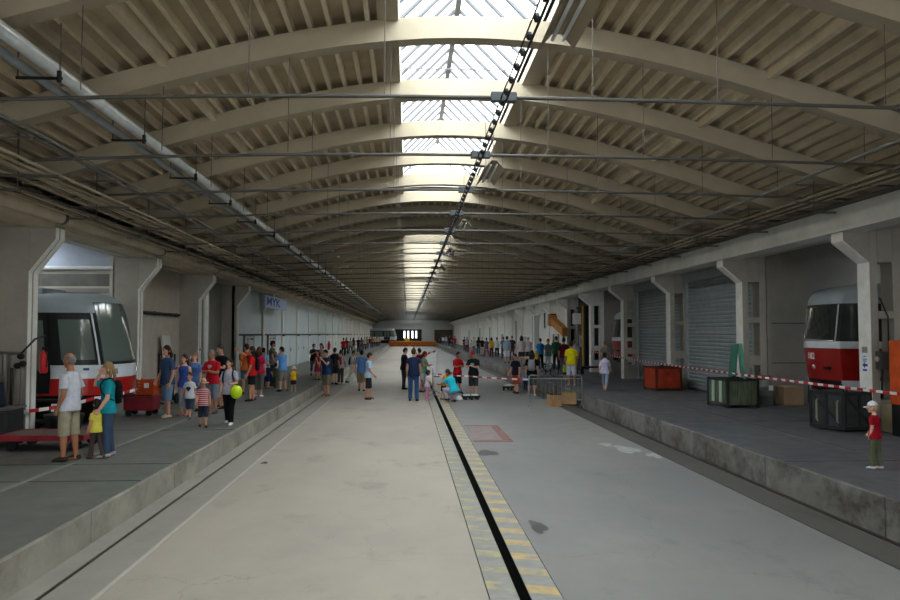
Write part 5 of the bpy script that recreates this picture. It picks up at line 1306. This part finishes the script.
A_(574.5, 375, 340, PR, 178, ('tee', '#aab0c6'), ('long', '#3b3f4a'), ('short', 'grey'), 'person in pale lilac shirt behind the man in bright yellow', 'stand2')
A_(556.5, 370., 336.5, PR, 175, ('tee', '#1f5a3a'), ('long', '#3a3f44'), ('short', 'black'), 'person in dark green shirt beside the man in white trousers', 'stand')
A_(548, 371.5, 339, PR, 20, ('tee', '#5d7a7c'), ('long', '#b9bfc4'), ('short', 'dbrown'), 'man in teal grey shirt and white trousers with folded arms behind the bicycle', 'fold', skin='skin_t')
A_(540.5, 368.5, 338.5, PR, -160, ('tee', '#2f83c4'), ('long', '#1d2030'), ('short', 'black'), 'person in bright blue shirt and black trousers on the right platform', 'stand')
A_(536.5, 369, 349, PR, 160, ('tee', '#b99a2a'), ('shorts', '#6b6650'), ('short', 'lblond'), 'child in mustard yellow beside the person in bright blue', 'kid', child=True, cap=('hat', '#c5c1b5'))
A_(521.5, 366, 336, PR, 178, ('tee', '#bfb2bc'), ('shorts', '#3d3f42'), ('medium', 'dbrown'), 'woman in pale pink shirt and dark shorts beside the person in white cap', 'stand', True)
A_(528.3, 365, 336.5, PR, -170, ('tee', '#c3b6c0'), ('shorts', '#54504a'), ('short', 'grey'), 'person in pale pink shirt and white cap on the right platform', 'stand2', cap=('cap', '#c9d3e0'))
A_(507, 363, 336.5, PR, 165, ('tee', '#7f97a8'), ('long_shorts', '#c3c9d6'), ('short', 'black'), 'heavy person in grey blue shirt and white shorts among the queue', 'stand', belly=.04)
A_(512, 360, 336, PR, 175, ('tee', '#2b2e3c'), ('long', '#4b4038'), ('short', 'grey'), 'grey haired person in navy behind the heavy person in grey blue', 'stand')
A_(503.5, 358.5, 337, PR, -170, ('tee', '#3f5f82'), ('long', '#3c4a5c'), ('short', 'brown'), 'person in steel blue beside the heavy person in white shorts', 'stand2')
# distant crowd on the right platform
far_r = [(497, 357, 337, '#cfd3d4', '#3c3f46'), (491.5, 357.5, 336.5, '#b8902a', '#5a2f38'), (486.5, 356.5, 337, '#585a78', '#7a5260'), (482, 355.5, 336, '#1d2a26', '#b3a8a0'), (478.5, 354, 337.5, '#27272d', '#2c5a6a'),
         (474, 353.4, 337, '#b9b7b4', '#3c6f86'), (471.5, 353, 338.5, '#c5a6a8', '#b58f92'), (467, 352.5, 336, '#8f8f9a', '#3a3c44'), (464.5, 350.5, 336.5, '#2f2b2d', '#5d2a2c'), (455, 348.8, 335.2, '#98202a', '#4f6c62'),
         (452.8, 347.6, 335.4, '#7d1f2b', '#2a2a33'), (449.5, 346.6, 335, '#1c1f24', '#24262c'), (446, 345.6, 335, '#a8b0b4', '#6a6f77'), (443, 345.2, 335.2, '#b7bcc2', '#50545e'), (440.5, 345, 335.3, '#2b3050', '#2a2e44')]
cn = {'#cfd3d4': 'white', '#b8902a': 'mustard yellow', '#585a78': 'violet grey', '#1d2a26': 'dark green', '#27272d': 'black', '#b9b7b4': 'pale grey', '#c5a6a8': 'pink', '#8f8f9a': 'lilac grey', '#2f2b2d': 'dark brown', '#98202a': 'bright red', '#7d1f2b': 'deep red', '#1c1f24': 'black', '#a8b0b4': 'pale grey', '#b7bcc2': 'white', '#2b3050': 'navy'}
wh = ['next to the heavy person in white shorts', 'over wine red trousers', 'just past the mustard yellow shirt', 'in the thick of the queue', 'over teal trousers', 'with blue jeans in the queue', 'small and all in pink', 'standing out before the white wall', 'by the low red box', 'far along the queue', 'beside the bright red one', 'near the tiny white post', 'near the hall end', 'close to the brown gate', 'by the brown gate']
for k, (px, fy, hy, a, c) in enumerate(far_r):
    A_(px, fy, hy, PR, [178, 165, -160, 20, 175, -20, 150][k % 7], ('tee', a), ('long', c), (['short', 'medium', 'short'][k % 3], ['black', 'brown', 'dbrown', 'grey'][k % 4]), 'visitor in %s top on right platform %s' % (cn[a], wh[k]), ['stand', 'stand2', 'walk'][k % 3], k % 3 == 1, group='distant visitors on the right platform', height=1.7 if k != 6 else 1.35)
far_l = [(343.5, 356, 338, '#a8202c', '#2a3038'), (346.5, 354.5, 338.5, '#34302f', '#26282c'), (350.5, 353.5, 338.5, '#8a7f80', '#55524e'), (353.5, 352.5, 338, '#2d3340', '#7d8a6a'), (358.5, 352, 337, '#20232a', '#2b2d33'), (361.5, 351, 337.5, '#5a5762', '#4a3f5a'),
         (364.5, 350, 338, '#b5adb4', '#453a48'), (367, 349, 336.5, '#8a8468', '#3d3a40'), (369.3, 348.2, 337, '#5b2a2c', '#3f5a86'), (372, 347.6, 336.5, '#a5752c', '#34496e'), (374.5, 347, 336.5, '#c0a46a', '#50505a'), (377, 346.6, 336.6, '#b8a8ae', '#4a4650'), (379.3, 346.2, 336.8, '#a9a9b0', '#6a6670')]
cl = ['bright red', 'dark brown', 'mauve grey', 'navy', 'black', 'plum grey', 'pale mauve', 'olive', 'maroon', 'ochre', 'sand coloured', 'pinkish', 'pale grey']
wl = ['by the white pillar', 'just beyond the bright red one', 'before the white doors', 'over greenish trousers', 'under a bright lamp spot', 'over violet trousers', 'with dark trousers', 'taller than the others near it', 'over blue jeans', 'in the middle of the cluster', 'next to the ochre shirt', 'near the far white tram', 'right before the far white tram']
for k, (px, fy, hy, a, c) in enumerate(far_l):
    A_(px, fy, hy, PL, [175, 10, -160, 160, -15, 178][k % 6], ('tee', a), ('long', c), (['short', 'medium'][k % 2], ['black', 'brown', 'dbrown'][k % 3]), 'distant visitor in %s top on left platform %s' % (cl[k], wl[k]), ['stand', 'stand2', 'walk'][k % 3], k % 2 == 1, group='distant visitors on the left platform', height=1.68)
make_people()
# the balloon carried by the woman in the pale blouse
w = [d for d in PEOPLE if 'balloon' in d['label']][0]
c = atY(236.3, 392, w['p'].y-.16)
t = thing('balloon', 'yellow green balloon held by the woman in the pale blouse', 'balloon', tuple(c))
MB().ell((0, 0, 0), (.135, .135, .155), 20, 14).build('balloon', M['balloon'], t, smooth=True); MB().tube([(-.06, .02, .135), (-.075, .025, .17)], [.012, .02], 8).build('knot', M['balloon'], t)

# ------------------------------------------------------------------ light
w = bpy.data.worlds.new('sky'); scn.world = w; w.use_nodes = True
bg = w.node_tree.nodes['Background']; bg.inputs[0].default_value = (.93, .97, 1, 1); bg.inputs[1].default_value = 1.0
scn.cycles.max_bounces = 10; scn.cycles.diffuse_bounces = 6; scn.cycles.transparent_max_bounces = 12
scn.cycles.caustics_reflective = False; scn.cycles.caustics_refractive = False
scn.cycles.use_denoising = True
vs = scn.view_settings; vs.view_transform = 'Standard'; vs.look = 'None'; vs.gamma = 1.0; vs.exposure = 3.75
